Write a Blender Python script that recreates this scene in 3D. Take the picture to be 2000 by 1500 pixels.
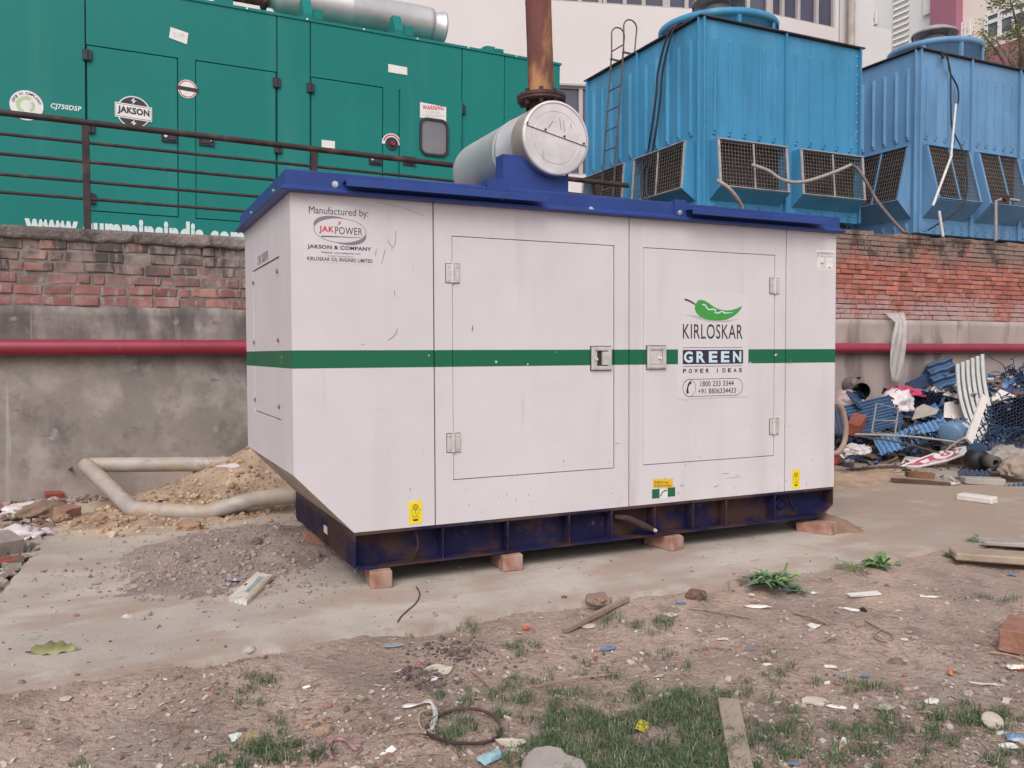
import bpy, bmesh, math, random
from mathutils import Vector, Matrix, Euler, noise
R = math.radians
random.seed(7)
for o in list(bpy.data.objects): bpy.data.objects.remove(o)
SC = bpy.context.scene
COL = SC.collection

# ------------------------------------------------------------------ camera
CF, CYAW, CPITCH, CROLL = 1659.5188, 0.4449, -0.0363, -0.0043
CPOS = Vector((-1.0491, -3.9575, 1.0901))
FW = Vector((math.sin(CYAW)*math.cos(CPITCH), math.cos(CYAW)*math.cos(CPITCH), math.sin(CPITCH)))
_r = Vector((math.cos(CYAW), -math.sin(CYAW), 0)); _u = _r.cross(FW)
RT = _r*math.cos(CROLL) + _u*math.sin(CROLL); UP = -_r*math.sin(CROLL) + _u*math.cos(CROLL)
cd = bpy.data.cameras.new('camera'); co = bpy.data.objects.new('camera', cd); COL.objects.link(co)
cd.sensor_fit = 'HORIZONTAL'; cd.sensor_width = 36; cd.lens = CF/2000*36; cd.clip_end = 600; cd.clip_start = .05
co.matrix_world = Matrix(((RT.x, UP.x, -FW.x, CPOS.x), (RT.y, UP.y, -FW.y, CPOS.y), (RT.z, UP.z, -FW.z, CPOS.z), (0, 0, 0, 1)))
SC.camera = co

# ------------------------------------------------------------------ light
SUN_EL, SUN_AZ = 46, 214        # degrees; azimuth clockwise from +Y
w = bpy.data.worlds.new('World'); SC.world = w; w.use_nodes = True
nt = w.node_tree; bg = nt.nodes['Background']
sky = nt.nodes.new('ShaderNodeTexSky'); sky.sky_type = 'NISHITA'; sky.sun_disc = False
sky.sun_elevation = R(SUN_EL); sky.sun_rotation = R(SUN_AZ); sky.air_density = 1.0; sky.dust_density = 4.0; sky.ozone_density = 1.0
hs = nt.nodes.new('ShaderNodeHueSaturation'); hs.inputs['Saturation'].default_value = .36
nt.links.new(sky.outputs[0], hs.inputs['Color'])
nt.links.new(hs.outputs[0], bg.inputs[0]); bg.inputs[1].default_value = .15
sd = bpy.data.lights.new('sun', 'SUN'); so = bpy.data.objects.new('sun', sd); COL.objects.link(so)
sd.energy = 1.0; sd.angle = R(40); sd.color = (1, .95, .93)
_sv = Vector((math.sin(R(SUN_AZ))*math.cos(R(SUN_EL)), math.cos(R(SUN_AZ))*math.cos(R(SUN_EL)), math.sin(R(SUN_EL))))
so.rotation_euler = _sv.to_track_quat('Z', 'Y').to_euler(); so.location = (0, -6, 12)
vs = SC.view_settings; vs.view_transform = 'Standard'; vs.look = 'None'; vs.exposure = 0.14; vs.gamma = 1

# ------------------------------------------------------------------ helpers
def ray(u, v): return FW + RT*((u-1000)/CF) - UP*((v-750)/CF)
def onZ(u, v, z=-.035): d = ray(u, v); return CPOS + d*((z-CPOS.z)/d.z)
def onY(u, v, y): d = ray(u, v); return CPOS + d*((y-CPOS.y)/d.y)
def onX(u, v, x): d = ray(u, v); return CPOS + d*((x-CPOS.x)/d.x)
def onP(u, v, p, n): d = ray(u, v); return CPOS + d*((Vector(p)-CPOS).dot(n)/d.dot(n))
def nz(x, y, z=0): return noise.noise(Vector((x, y, z)))
def fb(x, y, z=0, o=4):
    a, s, f = 0, .5, 1
    for i in range(o): a += s*nz(x*f, y*f, z+i*7.3); s *= .5; f *= 2.03
    return a
def smooth(a, b, x):
    t = max(0., min(1., (x-a)/(b-a))); return t*t*(3-2*t)
def srgb(r, g, b):
    return tuple(((c/255)/12.92 if c/255 <= .04045 else ((c/255+.055)/1.055)**2.4) for c in (r, g, b))

# ------------------------------------------------------------------ materials
def M(name, col, var=.1, sc=5, rough=.6, metal=0, bump=0, bsc=40, spots=(), attr=0, spec=.5, coord='Object', ramp=None, alpha=1, bdist=.01, trans=0):
    m = bpy.data.materials.new(name); m.use_nodes = True; t = m.node_tree; N = t.nodes; L = t.links
    b = N['Principled BSDF']
    b.inputs['Roughness'].default_value = rough; b.inputs['Metallic'].default_value = metal
    b.inputs['Specular IOR Level'].default_value = spec
    if alpha < 1: b.inputs['Alpha'].default_value = alpha
    if trans: b.inputs['Transmission Weight'].default_value = trans
    tc = N.new('ShaderNodeTexCoord').outputs[coord]
    def noi(scale, det=6, stretch=None, rg=.6):
        src = tc
        if stretch:
            mp = N.new('ShaderNodeMapping'); mp.inputs['Scale'].default_value = stretch; L.new(tc, mp.inputs[0]); src = mp.outputs[0]
        n = N.new('ShaderNodeTexNoise'); n.inputs['Scale'].default_value = scale; n.inputs['Detail'].default_value = det; n.inputs['Roughness'].default_value = rg
        L.new(src, n.inputs['Vector']); return n.outputs['Fac']
    def rng(x, a, bb, c=0, d=1):
        r = N.new('ShaderNodeMapRange'); r.interpolation_type = 'SMOOTHSTEP'; L.new(x, r.inputs[0])
        for i, q in zip((1, 2, 3, 4), (a, bb, c, d)): r.inputs[i].default_value = q
        return r.outputs[0]
    def mix(f, a, bb, bt='MIX'):
        x = N.new('ShaderNodeMix'); x.data_type = 'RGBA'; x.blend_type = bt
        for s, q in ((x.inputs[0], f), (x.inputs[6], a), (x.inputs[7], bb)):
            if hasattr(q, 'links'): L.new(q, s)
            else: s.default_value = q if not isinstance(q, tuple) else (*q[:3], 1)
        return x.outputs[2]
    m['_'] = 0
    c = tuple(col)
    lo = tuple(x*(1-var) for x in c); hi = tuple(min(1, x*(1+var)) for x in c)
    if ramp:
        at = N.new('ShaderNodeAttribute'); at.attribute_name = 'rnd'
        cr = N.new('ShaderNodeValToRGB'); e = cr.color_ramp.elements
        while len(e) < len(ramp): e.new(.5)
        for i, q in enumerate(ramp): e[i].position = i/(len(ramp)-1); e[i].color = (*q, 1)
        L.new(at.outputs['Fac'], cr.inputs[0])
        v = mix(rng(noi(sc), .3, .7), (1-var,)*3, (1+var,)*3)
        out = mix(1.0, cr.outputs[0], v, 'MULTIPLY')
    else:
        out = mix(rng(noi(sc), .3, .7), lo, hi)
        if attr:
            at = N.new('ShaderNodeAttribute'); at.attribute_name = 'rnd'
            out = mix(1.0, out, mix(at.outputs['Fac'], (1-attr,)*3, (1+attr,)*3), 'MULTIPLY')
    for s in spots:
        f = rng(noi(s['sc'], s.get('det', 6), s.get('st'), s.get('rg', .6)), s['a'], s['b'], 0, s.get('k', 1))
        if 'z' in s:      # only within a height band, fading
            sx = N.new('ShaderNodeSeparateXYZ'); L.new(tc, sx.inputs[0])
            g = rng(sx.outputs[s.get('ax', 2)], s['z'][0], s['z'][1])
            mm = N.new('ShaderNodeMath'); mm.operation = 'MULTIPLY'; L.new(f, mm.inputs[0]); L.new(g, mm.inputs[1]); f = mm.outputs[0]
        out = mix(f, out, tuple(s['c']))
    L.new(out, b.inputs['Base Color'])
    if bump:
        bp = N.new('ShaderNodeBump'); bp.inputs['Strength'].default_value = bump; bp.inputs['Distance'].default_value = bdist
        L.new(noi(bsc, 8), bp.inputs['Height']); L.new(bp.outputs[0], b.inputs['Normal'])
    return m

# ------------------------------------------------------------------ mesh builder
class MB:
    def __init__(s): s.v = []; s.f = []; s.m = []; s.mats = []; s.s = []; s.r = []
    def add(s, vs, fs, mat, smooth=False, rnd=0.5):
        if mat not in s.mats: s.mats.append(mat)
        k = len(s.v); i = s.mats.index(mat)
        s.v += [tuple(q) for q in vs]
        for f in fs: s.f.append([k+j for j in f]); s.m.append(i); s.s.append(smooth); s.r.append(rnd)
        return s
    def box(s, x0, x1, y0, y1, z0, z1, mat, rnd=.5, jit=0):
        v = [(x, y, z) for x in (x0, x1) for y in (y0, y1) for z in (z0, z1)]
        if jit: v = [tuple(c+random.uniform(-jit, jit) for c in q) for q in v]
        return s.add(v, [(0, 1, 3, 2), (4, 6, 7, 5), (0, 4, 5, 1), (2, 3, 7, 6), (0, 2, 6, 4), (1, 5, 7, 3)], mat, rnd=rnd)
    def obox(s, c, size, rot, mat, rnd=.5):
        Rm = rot if isinstance(rot, Matrix) else Euler(rot).to_matrix()
        c = Vector(c); h = [q/2 for q in size]
        v = [c + Rm @ Vector((x*h[0], y*h[1], z*h[2])) for x in (-1, 1) for y in (-1, 1) for z in (-1, 1)]
        return s.add(v, [(0, 1, 3, 2), (4, 6, 7, 5), (0, 4, 5, 1), (2, 3, 7, 6), (0, 2, 6, 4), (1, 5, 7, 3)], mat, rnd=rnd)
    def bar(s, a, b, w, d, mat, up=(0, 0, 1)):
        a, b = Vector(a), Vector(b); z = (b-a); l = z.length; z.normalize(); x = Vector(up).cross(z)
        if x.length < 1e-3: x = Vector((1, 0, 0)).cross(z)
        x.normalize(); y = z.cross(x)
        return s.obox((a+b)/2, (w, d, l), Matrix((x, y, z)).transposed(), mat)
    def prism(s, poly, o, ux, uy, depth, mat):
        o, ux, uy = Vector(o), Vector(ux), Vector(uy); n = ux.cross(uy).normalized()
        a = [o+ux*p[0]+uy*p[1] for p in poly]; b = [q - n*depth for q in a]; k = len(poly)
        return s.add(a+b, [tuple(range(k)), tuple(range(2*k-1, k-1, -1))] + [(i, i+k, (i+1) % k+k, (i+1) % k) for i in range(k)], mat)
    def frame(s, x0, x1, z0, z1, a0, a1, b0, b1, y0, y1, mat):
        O = [(x0, z0), (x1, z0), (x1, z1), (x0, z1)]; I = [(a0, b0), (a1, b0), (a1, b1), (a0, b1)]
        v = [(x, y0, z) for x, z in O+I] + [(x, y1, z) for x, z in O+I]; f = []
        for i in range(4):
            j = (i+1) % 4
            f += [(i, j, j+4, i+4), (i+8, i+12, j+12, j+8), (i, i+8, j+8, j), (i+4, j+4, j+12, i+12)]
        return s.add(v, f, mat)
    def tube(s, pts, r, mat, seg=10, caps=True, smooth=True, closed=False, rnd=.5):
        P = [Vector(p) for p in pts]; n = len(P); rr = r if isinstance(r, (list, tuple)) else [r]*n
        T = []
        for i in range(n):
            if closed: d = P[(i+1) % n]-P[i-1]
            else: d = P[min(i+1, n-1)]-P[max(i-1, 0)]
            T.append(d.normalized() if d.length else Vector((0, 0, 1)))
        x = T[0].orthogonal().normalized(); vs = []
        for i in range(n):
            x = (x - T[i]*x.dot(T[i])).normalized(); y = T[i].cross(x)
            vs += [P[i] + (x*math.cos(2*math.pi*k/seg)+y*math.sin(2*math.pi*k/seg))*rr[i] for k in range(seg)]
        f = [(i*seg+k, i*seg+(k+1) % seg, ((i+1) % n)*seg+(k+1) % seg, ((i+1) % n)*seg+k) for i in range(n if closed else n-1) for k in range(seg)]
        s.add(vs, f, mat, smooth, rnd)
        if caps and not closed:
            s.add(vs[:seg], [tuple(range(seg-1, -1, -1))], mat, False, rnd); s.add(vs[-seg:], [tuple(range(seg))], mat, False, rnd)
        return s
    def lathe(s, prof, c, axis, mat, seg=32, smooth=True):
        c = Vector(c); z = Vector(axis).normalized(); x = z.orthogonal().normalized(); y = z.cross(x); vs = []
        for r, h in prof: vs += [c+z*h+(x*math.cos(2*math.pi*k/seg)+y*math.sin(2*math.pi*k/seg))*r for k in range(seg)]
        f = [(i*seg+k, i*seg+(k+1) % seg, (i+1)*seg+(k+1) % seg, (i+1)*seg+k) for i in range(len(prof)-1) for k in range(seg)]
        return s.add(vs, f, mat, smooth)
    def disc(s, c, axis, r, h, mat, seg=20):
        return s.lathe([(0, 0), (r, 0), (r, h), (0, h)], c, axis, mat, seg, False)
    def text(s, body, o, ux, uy, x0, x1, y0, y1, mat, bold=0, shear=0):
        """lay text so that it fills the rectangle x0..x1, y0..y1 of the plane (o, ux, uy)"""
        vs, fs = tmesh(body, bold); xs = [q[0] for q in vs]; ys = [q[1] for q in vs]
        ax, bx, ay, by = min(xs), max(xs), min(ys), max(ys); o, ux, uy = Vector(o), Vector(ux), Vector(uy)
        out = []
        for q in vs:
            ty = (q[1]-ay)/(by-ay); X = x0+(q[0]-ax)/(bx-ax)*(x1-x0)+shear*ty*(y1-y0); out.append(o+ux*X+uy*(y0+ty*(y1-y0)))
        return s.add(out, fs, mat)
    def build(s, name, parent=None, bevel=0, at=None, rot=None, sub=0, seg=1, auto=None):
        org = Vector((0, 0, 0))
        if parent is not None and at is None:
            p = parent
            while p.parent: p = p.parent
            if not p.get('_local'): org = Vector(p.location)
        if parent is None and at is not None and rot is None: org = Vector(at)
        me = bpy.data.meshes.new(name)
        me.from_pydata([tuple(Vector(q)-org) for q in s.v], [], s.f)
        for q in s.mats: me.materials.append(q)
        me.polygons.foreach_set('material_index', s.m); me.polygons.foreach_set('use_smooth', s.s)
        a = me.attributes.new('rnd', 'FLOAT', 'FACE'); a.data.foreach_set('value', s.r)
        me.update()
        o = bpy.data.objects.new(name, me); COL.objects.link(o)
        if parent is not None: o.parent = parent
        elif at is not None:
            o.location = at
            if rot: o.rotation_euler = rot
        if bevel:
            b = o.modifiers.new('b', 'BEVEL'); b.width = bevel; b.segments = seg; b.limit_method = 'ANGLE'; b.angle_limit = R(40)
        if sub: q = o.modifiers.new('s', 'SUBSURF'); q.levels = sub; q.render_levels = sub
        return o

_TM = {}
def tmesh(body, bold=0):
    k = (body, bold)
    if k not in _TM:
        cu = bpy.data.curves.new('t', 'FONT'); cu.body = body; cu.size = 1; cu.offset = bold; cu.resolution_u = 4; cu.fill_mode = 'FRONT'
        if bold: cu.space_character = 1.08
        ob = bpy.data.objects.new('t', cu); COL.objects.link(ob)
        bpy.context.view_layer.update()
        ev = ob.evaluated_get(bpy.context.evaluated_depsgraph_get()); me = ev.to_mesh()
        _TM[k] = ([tuple(v.co) for v in me.vertices], [tuple(p.vertices) for p in me.polygons])
        ev.to_mesh_clear(); bpy.data.objects.remove(ob); bpy.data.curves.remove(cu)
    return _TM[k]
for _t in [('Manufactured by:', 0), ('JAK', .03), ('POWER', 0), ('JAKSON & COMPANY', .03), ('Website : www.jakpower.com', .01), ('Under licence from', 0), ('KIRLOSKAR OIL ENGINES LIMITED', .015),
           ('KIRLOSKAR', -.005), ('GREEN', .035), ('POWER IDEAS', .02), ('1800 233 3344', 0), ('+91 8806334433', 0), ('LIFTING INSTRUCTION', .01), ('www.cumminsindia.com', .045),
           ('CJ750D5P', .03), ('JAKSON', .03), ('WARNING', .03), ('C-2A', 0), ('DO NOT OPEN', 0), ('WHILE RUNNING', 0), ('Z NC 10258 FR', .01), ('DE MOUNT Belt', .01), ('DE BELOW RUN Slow', .01), ('ZOAO', .03)] + [(c, .03) for c in 'CPBIOMLANTEHD']:
    tmesh(*_t)

def tag(o, label, cat, group=None):
    o['label'] = label; o['category'] = cat
    if group: o['group'] = group
    return o
def thing(name, label, cat, loc, group=None, rz=0):
    o = bpy.data.objects.new(name, None); COL.objects.link(o); o.location = loc; o.rotation_euler = (0, 0, rz); o.empty_display_size = .1
    return tag(o, label, cat, group)
def kind(o, k): o['kind'] = k; return o
def copy_tree(o, parent=None, name=None):
    c = o.copy(); COL.objects.link(c)
    if parent: c.parent = parent
    for ch in o.children: copy_tree(ch, c)
    return c
# ------------------------------------------------------------------ genset materials
GZ = .05
WHT = (.61, .568, .592)
def paint_white():
    m = M('white_paint', WHT, .035, 2.2, .45, spec=.28, spots=[
        dict(c=(.42, .35, .32), sc=5, a=.60, b=.78, st=(1, 1, .35), k=.5, z=(.9, .1)),
        dict(c=(.30, .24, .22), sc=34, a=.70, b=.76, st=(1, 1, .6), k=.75),
        dict(c=(.45, .36, .34), sc=14, a=.66, b=.8, st=(1.6, 1.6, .12), k=.45), dict(c=(.50, .44, .43), sc=2.2, a=.5, b=.75, st=(2.5, 2.5, .22), k=.4)], bump=.12, bsc=2.2)
    t = m.node_tree; N = t.nodes; L = t.links; b = N['Principled BSDF']
    src = b.inputs['Base Color'].links[0].from_socket
    tc = N.new('ShaderNodeTexCoord'); sx = N.new('ShaderNodeSeparateXYZ'); L.new(tc.outputs['Object'], sx.inputs[0])
    def mth(op, a, bb):
        q = N.new('ShaderNodeMath'); q.operation = op
        for i, z in enumerate((a, bb)):
            if hasattr(z, 'links'): L.new(z, q.inputs[i])
            else: q.inputs[i].default_value = z
        return q.outputs[0]
    f = mth('MULTIPLY', mth('GREATER_THAN', sx.outputs[2], 1.0228-GZ), mth('LESS_THAN', sx.outputs[2], 1.1071-GZ))
    n = N.new('ShaderNodeTexNoise'); n.inputs['Scale'].default_value = 26; n.inputs['Detail'].default_value = 5; L.new(tc.outputs['Object'], n.inputs['Vector'])
    f = mth('MULTIPLY', f, mth('LESS_THAN', n.outputs['Fac'], .70))
    x = N.new('ShaderNodeMix'); x.data_type = 'RGBA'; L.new(f, x.inputs[0]); L.new(src, x.inputs[6]); x.inputs[7].default_value = (.012, .125, .062, 1)
    L.new(x.outputs[2], b.inputs['Base Color'])
    return m
WP = paint_white()
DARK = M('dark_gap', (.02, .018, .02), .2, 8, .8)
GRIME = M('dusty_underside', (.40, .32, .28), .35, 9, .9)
BLUE = M('roof_blue', (.026, .056, .225), .16, 3, .42, spec=.3, spots=[dict(c=(.055, .05, .09), sc=5, a=.58, b=.8, st=(.5, 1, 2.5), k=.7), dict(c=(.10, .06, .05), sc=11, a=.66, b=.8, k=.7)], bump=.04, bsc=5)
NAVY = M('base_navy', (.014, .014, .052), .3, 5, .6, spec=.15, spots=[dict(c=(.070, .036, .026), sc=3.2, a=.44, b=.60, st=(1, 1, 1.2), k=.85), dict(c=(.10, .06, .045), sc=5, a=.36, b=.58, k=.8, z=(.13, .18)), dict(c=(.16, .12, .10), sc=14, a=.62, b=.75, k=.55)], bump=.15, bsc=30)
CHROME = M('worn_chrome', (.66, .62, .60), .12, 20, .38, .45)
ZINC = M('zinc_bolt', (.7, .7, .7), .1, 20, .3, .9)
RUBBER_SHADE = M('black_rubber_outline_shade', (.015, .015, .017), .2, 20, .6)
INK = M('black_ink', (.03, .028, .035), .05, 10, .5)
GREYINK = M('grey_ink', (.20, .17, .21), .05, 10, .5)
SHADOWINK = M('pale_grey_ink', (.45, .42, .43), .05, 10, .5)
REDINK = M('red_ink', (.55, .03, .07), .05, 10, .5)
CLEAR = M('sticker_film', (.625, .583, .607), .02, 6, .40, spec=.28)
CHILI = M('chili_green', (.05, .30, .05), .08, 20, .45)
PALE = M('pale_blue_ink', (.55, .68, .75), .03, 10, .5)
NAVYINK = M('navy_ink', (.025, .02, .05), .05, 10, .5)
YELLOW = M('yellow_sticker', (.80, .62, .02), .08, 12, .5)
AMBER = M('amber_sticker', (.75, .45, .02), .08, 12, .5)
DKGREEN = M('green_sticker', (.01, .12, .05), .08, 12, .5)
PAPERW = M('white_sticker', (.72, .70, .68), .05, 12, .6)
SILVER = M('aluminium_cladding', (.66, .63, .63), .10, 3, .40, .55, bump=.12, bsc=6, spots=[dict(c=(.40, .32, .25), sc=3, a=.58, b=.8, k=.45), dict(c=(.22, .18, .17), sc=22, a=.68, b=.76, k=.6)])
SILVEND = M('galvanised_end_cap', (.66, .62, .62), .14, 5, .5, .25, bump=.15, bsc=7, spots=[dict(c=(.28, .22, .22), sc=9, a=.64, b=.75, st=(1.5, 1, .5), k=.6)])
HEATED = M('heat_stained_band', (.50, .42, .36), .22, 5, .42, .5, bump=.1, bsc=7)
RUST = M('rusty_steel', (.125, .045, .038), .4, 3.5, .85, .1, bump=.3, bsc=25, spots=[dict(c=(.46, .24, .11), sc=5, a=.50, b=.66, st=(1, 1, .30), k=.9), dict(c=(.05, .025, .025), sc=5, a=.55, b=.7, st=(1, 1, .4), k=.8)])
DRUST = M('dark_rusted_flange', (.075, .04, .035), .4, 12, .85, .2, bump=.3, bsc=30, spots=[dict(c=(.2, .08, .04), sc=10, a=.55, b=.7, k=.8)])

# ------------------------------------------------------------------ white generator cabinet
gen = thing('diesel_generator', 'white generator cabinet with green stripe, blue roof and silver silencer, standing on bricks', 'generator', (1.5, .7, GZ))
XL, XR, W0, ZT, ZB, ZE = -.28, 3.093, 1.39, 1.835, .235, .5286
S1, S2, S3, TH, g = .4125, 1.5543, 2.684, .012, .0035
UX, UZ = (1, 0, 0), (0, 0, 1)
m = MB()
core = [(XL+.012, ZE+.01), (.012, ZB), (XR-.012, ZB), (XR-.012, ZT), (XL+.012, ZT)]
m.prism(core, (0, TH+.001, 0), UX, UZ, W0-TH*2, DARK)
m.prism([(XL, ZE), (0, ZB+.002), (S1-g, ZB+.002), (S1-g, ZT), (XL, ZT)], (0, 0, 0), UX, UZ, TH, WP)         # left front panel
D1 = (.5127, 1.4546, .4579, 1.671); D2 = (1.6505, 2.5947, .4628, 1.6703)
m.frame(S1+g, S2-g, ZB+.002, ZT, D1[0]-g, D1[1]+g*1.6, D1[2]-g, D1[3]+g, 0, TH, WP)
m.frame(S2+g, S3-g, ZB+.002, ZT, D2[0]-g, D2[1]+g, D2[2]-g, D2[3]+g, 0, TH, WP)
m.box(S3+g, XR, 0, TH, ZB+.002, ZT, WP)
AY0, AY1, AZ0, AZ1 = .30, 1.12, .768, 1.563            # access panel of the end wall
v = []
O = [(TH+.0005, ZE), (W0, ZE), (W0, ZT), (TH+.0005, ZT)]; I = [(AY0-.007, AZ0-.006), (AY1+.009, AZ0-.006), (AY1+.009, AZ1+.007), (AY0-.007, AZ1+.007)]
v = [(XL, y, z) for y, z in O+I] + [(XL+.011, y, z) for y, z in O+I]; f = []
for i in range(4):
    j = (i+1) % 4; f += [(i, i+4, j+4, j), (i+8, j+8, j+12, i+12), (i, j, j+8, i+8), (i+4, i+12, j+12, j+4)]
m.add(v, f, WP)
m.box(XR-.011, XR, TH+.0005, W0, ZB+.002, ZT, WP); m.box(XL, XR, W0+.0005, W0+.012, ZE, ZT, WP)
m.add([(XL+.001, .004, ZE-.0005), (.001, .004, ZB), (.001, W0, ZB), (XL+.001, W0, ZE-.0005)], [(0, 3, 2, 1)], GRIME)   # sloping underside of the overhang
m_cab = m
# end access panel
m = MB(); m.box(XL+.004, XL+.011, AY0, AY1, AZ0, AZ1, WP); ap = m.build('access_panel', gen)
for y in (AY0+.05, AY1-.015):
    for z in (.83, 1.16, 1.50):
        q = MB(); q.disc((XL+.001, y, z), (-1, 0, 0), .011, .006, GREYINK, 12); q.build('screw', ap)
m_cab.text('Z NC 10258 FR', (XL-.001, 0, 0), (0, -1, 0), UZ, -.93, -.60, 1.583, 1.632, GREYINK, .01)
# scratches and pen marks on the paint
m = m_cab
def scr(pts, r=.0012):
    m.tube([(x, -.0006, z) for x, z in pts], r, GREYINK, 4, smooth=False)
def pix(*uv): return [(onY(a, b, 0).x, onY(a, b, 0).z) for a, b in uv]
scr(pix((773, 451), (773, 463), (771, 478), (767, 483), (762, 478), (757, 468))); scr(pix((767, 483), (764, 488)))
scr(pix((752, 488), (747, 508), (745, 516))); scr(pix((735, 486), (733, 500))); scr(pix((776, 641), (773, 652), (765, 660), (758, 664)), .0016)
scr(pix((923, 636), (922, 646)), .0025); scr(pix((705, 672), (712, 673))); scr(pix((770, 566), (771, 580))); scr(pix((1540, 712), (1546, 702)), .002)
scr(pix((735, 395), (780, 404), (830, 422)), .0008); scr(pix((1328, 947), (1336, 949)), .002); scr(pix((1394, 951), (1403, 948)), .002)
scr(pix((1202, 865), (1208, 866)), .002); scr(pix((1411, 925), (1424, 924)), .0015); scr(pix((1420, 934), (1446, 931)), .001)
for i in range(70):
    x = random.uniform(-.2, 3.0); z = ZB+.03+abs(random.gauss(0, .22))
    if z < 1.0 and (x > 0.02): scr([(x, z), (x+random.uniform(-.004, .004), z-random.uniform(.002, .014))], random.uniform(.0008, .0018))
cab = m_cab.build('cabinet', gen)

def hinge(x, z, par):
    q = MB(); q.box(x-.0385, x-.0045, -.0018, -.0004, z-.049, z+.049, RUBBER_SHADE); q.box(x+.0045, x+.0385, -.0018, -.0004, z-.049, z+.049, RUBBER_SHADE); q.box(x-.036, x-.006, -.006, -.0019, z-.046, z+.046, CHROME); q.box(x+.006, x+.036, -.006, -.0019, z-.046, z+.046, CHROME)  # black backing plates stand in for the outline shadow round the hinge
    q.tube([(x, -.006, z-.047), (x, -.006, z+.047)], .0075, CHROME, 10)
    for sx in (-.022, .022):
        for sz in (-.033, .033): q.disc((x+sx, -.006, z+sz), (0, -1, 0), .006, .002, ZINC, 10)
    return q.build('hinge', par, bevel=.002)
def latch(x, z, side, par):
    q = MB(); h = .063; q.box(x-h-.004, x+h+.004, -.0030, -.0003, z-h-.004, z+h+.004, RUBBER_SHADE)  # black rim plate, slightly larger, put in to outline the latch
    q.frame(x-h, x+h, z-h, z+h, x-h+.022, x+h-.022, z-h+.022, z+h-.022, -.012, -.0031, CHROME)
    q.frame(x-h+.006, x+h-.006, z-h+.006, z+h-.006, x-h+.017, x+h-.017, z-h+.017, z+h-.017, -.015, -.012, CHROME)
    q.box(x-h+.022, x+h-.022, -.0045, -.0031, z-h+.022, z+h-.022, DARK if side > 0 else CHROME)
    o = q.build('latch', par, bevel=.002, seg=2)
    q = MB()
    if side > 0: q.box(x+.002, x+.038, -.018, -.0047, z-.036, z+.036, CHROME); q.box(x-.041, x-.026, -.007, -.0047, z-.040, z+.040, CHROME); lx = x-.032
    else: q.box(x-.039, x+.003, -.011, -.0047, z-.037, z+.037, CHROME); q.box(x+.004, x+.039, -.008, -.0047, z-.038, z+.038, CHROME); lx = x+.024
    q.lathe([(0, 0), (.011, 0), (.011, .006), (.004, .006), (.004, .003), (0, .003)], (lx, -.007, z-.004), (0, -1, 0), ZINC, 14)
    q.build('paddle', par, bevel=.0015)
# doors
def door(D):
    q = MB(); q.box(D[0], D[1], .0015, TH, D[2], D[3], WP); return q.build('door', gen, bevel=.0015)
d1, d2 = door(D1), door(D2)
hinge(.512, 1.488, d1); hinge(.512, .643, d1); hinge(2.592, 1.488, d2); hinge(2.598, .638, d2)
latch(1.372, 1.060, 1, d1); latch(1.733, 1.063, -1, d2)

# stickers
F = dict(o=(0, -.0012, 0), ux=UX, uy=UZ)
def tx(q, body, x0, x1, z0, z1, mat, bold=0, sh=0, off=-.0014): q.text(body, (0, off, 0), UX, UZ, x0, x1, z0, z1, mat, bold, sh)
def flat(q, poly, mat, off=-.0010): q.add([(x, off, z) for x, z in poly], [tuple(range(len(poly)))], mat)
def ell(cx, cz, a, b, n=40, t0=0, t1=2*math.pi): return [(cx+a*math.cos(t0+(t1-t0)*i/n), cz+b*math.sin(t0+(t1-t0)*i/n)) for i in range(n+(t1-t0 < 6.2))]
def band(q, A, B, mat, off=-.0012, closed=True):
    n = len(A); vs = [(x, off, z) for x, z in A+B]
    q.add(vs, [(i, (i+1) % n, (i+1) % n+n, i+n) for i in range(n if closed else n-1)], mat)
q = MB()
q.box(-.222, .118, -.0008, -.0002, 1.515, 1.785, CLEAR)
tx(q, 'Manufactured by:', -.195, .085, 1.728, 1.772, INK)
cx, cz = -.050, 1.667
def rot_ell(a, b, t, n=48, dx=0, dz=0): return [(cx+dx+a*math.cos(s)*math.cos(t)-b*math.sin(s)*math.sin(t), cz+dz+a*math.cos(s)*math.sin(t)+b*math.sin(s)*math.cos(t)) for s in [2*math.pi*i/n for i in range(n)]]
q.add([(x, -.0010, z) for x, z in rot_ell(.127, .0610, R(-13))], [tuple(range(48))], GREYINK)
q.add([(x, -.0012, z) for x, z in rot_ell(.125, .0585, R(-1))], [tuple(range(48))], GREYINK)
q.add([(x, -.0014, z) for x, z in rot_ell(.1215, .0555, R(-1))], [tuple(range(48))], CLEAR)
tx(q, 'JAK', -.150, -.078, 1.648, 1.684, REDINK, .03, off=-.0016); tx(q, 'POWER', -.075, .056, 1.650, 1.684, INK, .004, off=-.0016)
flat(q, [(-.140, 1.639), (-.140, 1.633), (.052, 1.638), (.052, 1.6395)], INK, -.0016)
flat(q, [(-.040, 1.716), (-.062, 1.703), (-.053, 1.701), (-.066, 1.690), (-.044, 1.699), (-.052, 1.704)], REDINK, -.0016)
tx(q, 'JAKSON & COMPANY', -.204, .098, 1.573, 1.596, INK, .03); tx(q, 'Website : www.jakpower.com', -.142, .045, 1.5555, 1.5670, INK, .012)
tx(q, 'Under licence from', -.108, .010, 1.543, 1.553, GREYINK); tx(q, 'KIRLOSKAR OIL ENGINES LIMITED', -.206, .104, 1.522, 1.5395, INK, .02)
st = q.build('maker_sticker', cab)
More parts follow.
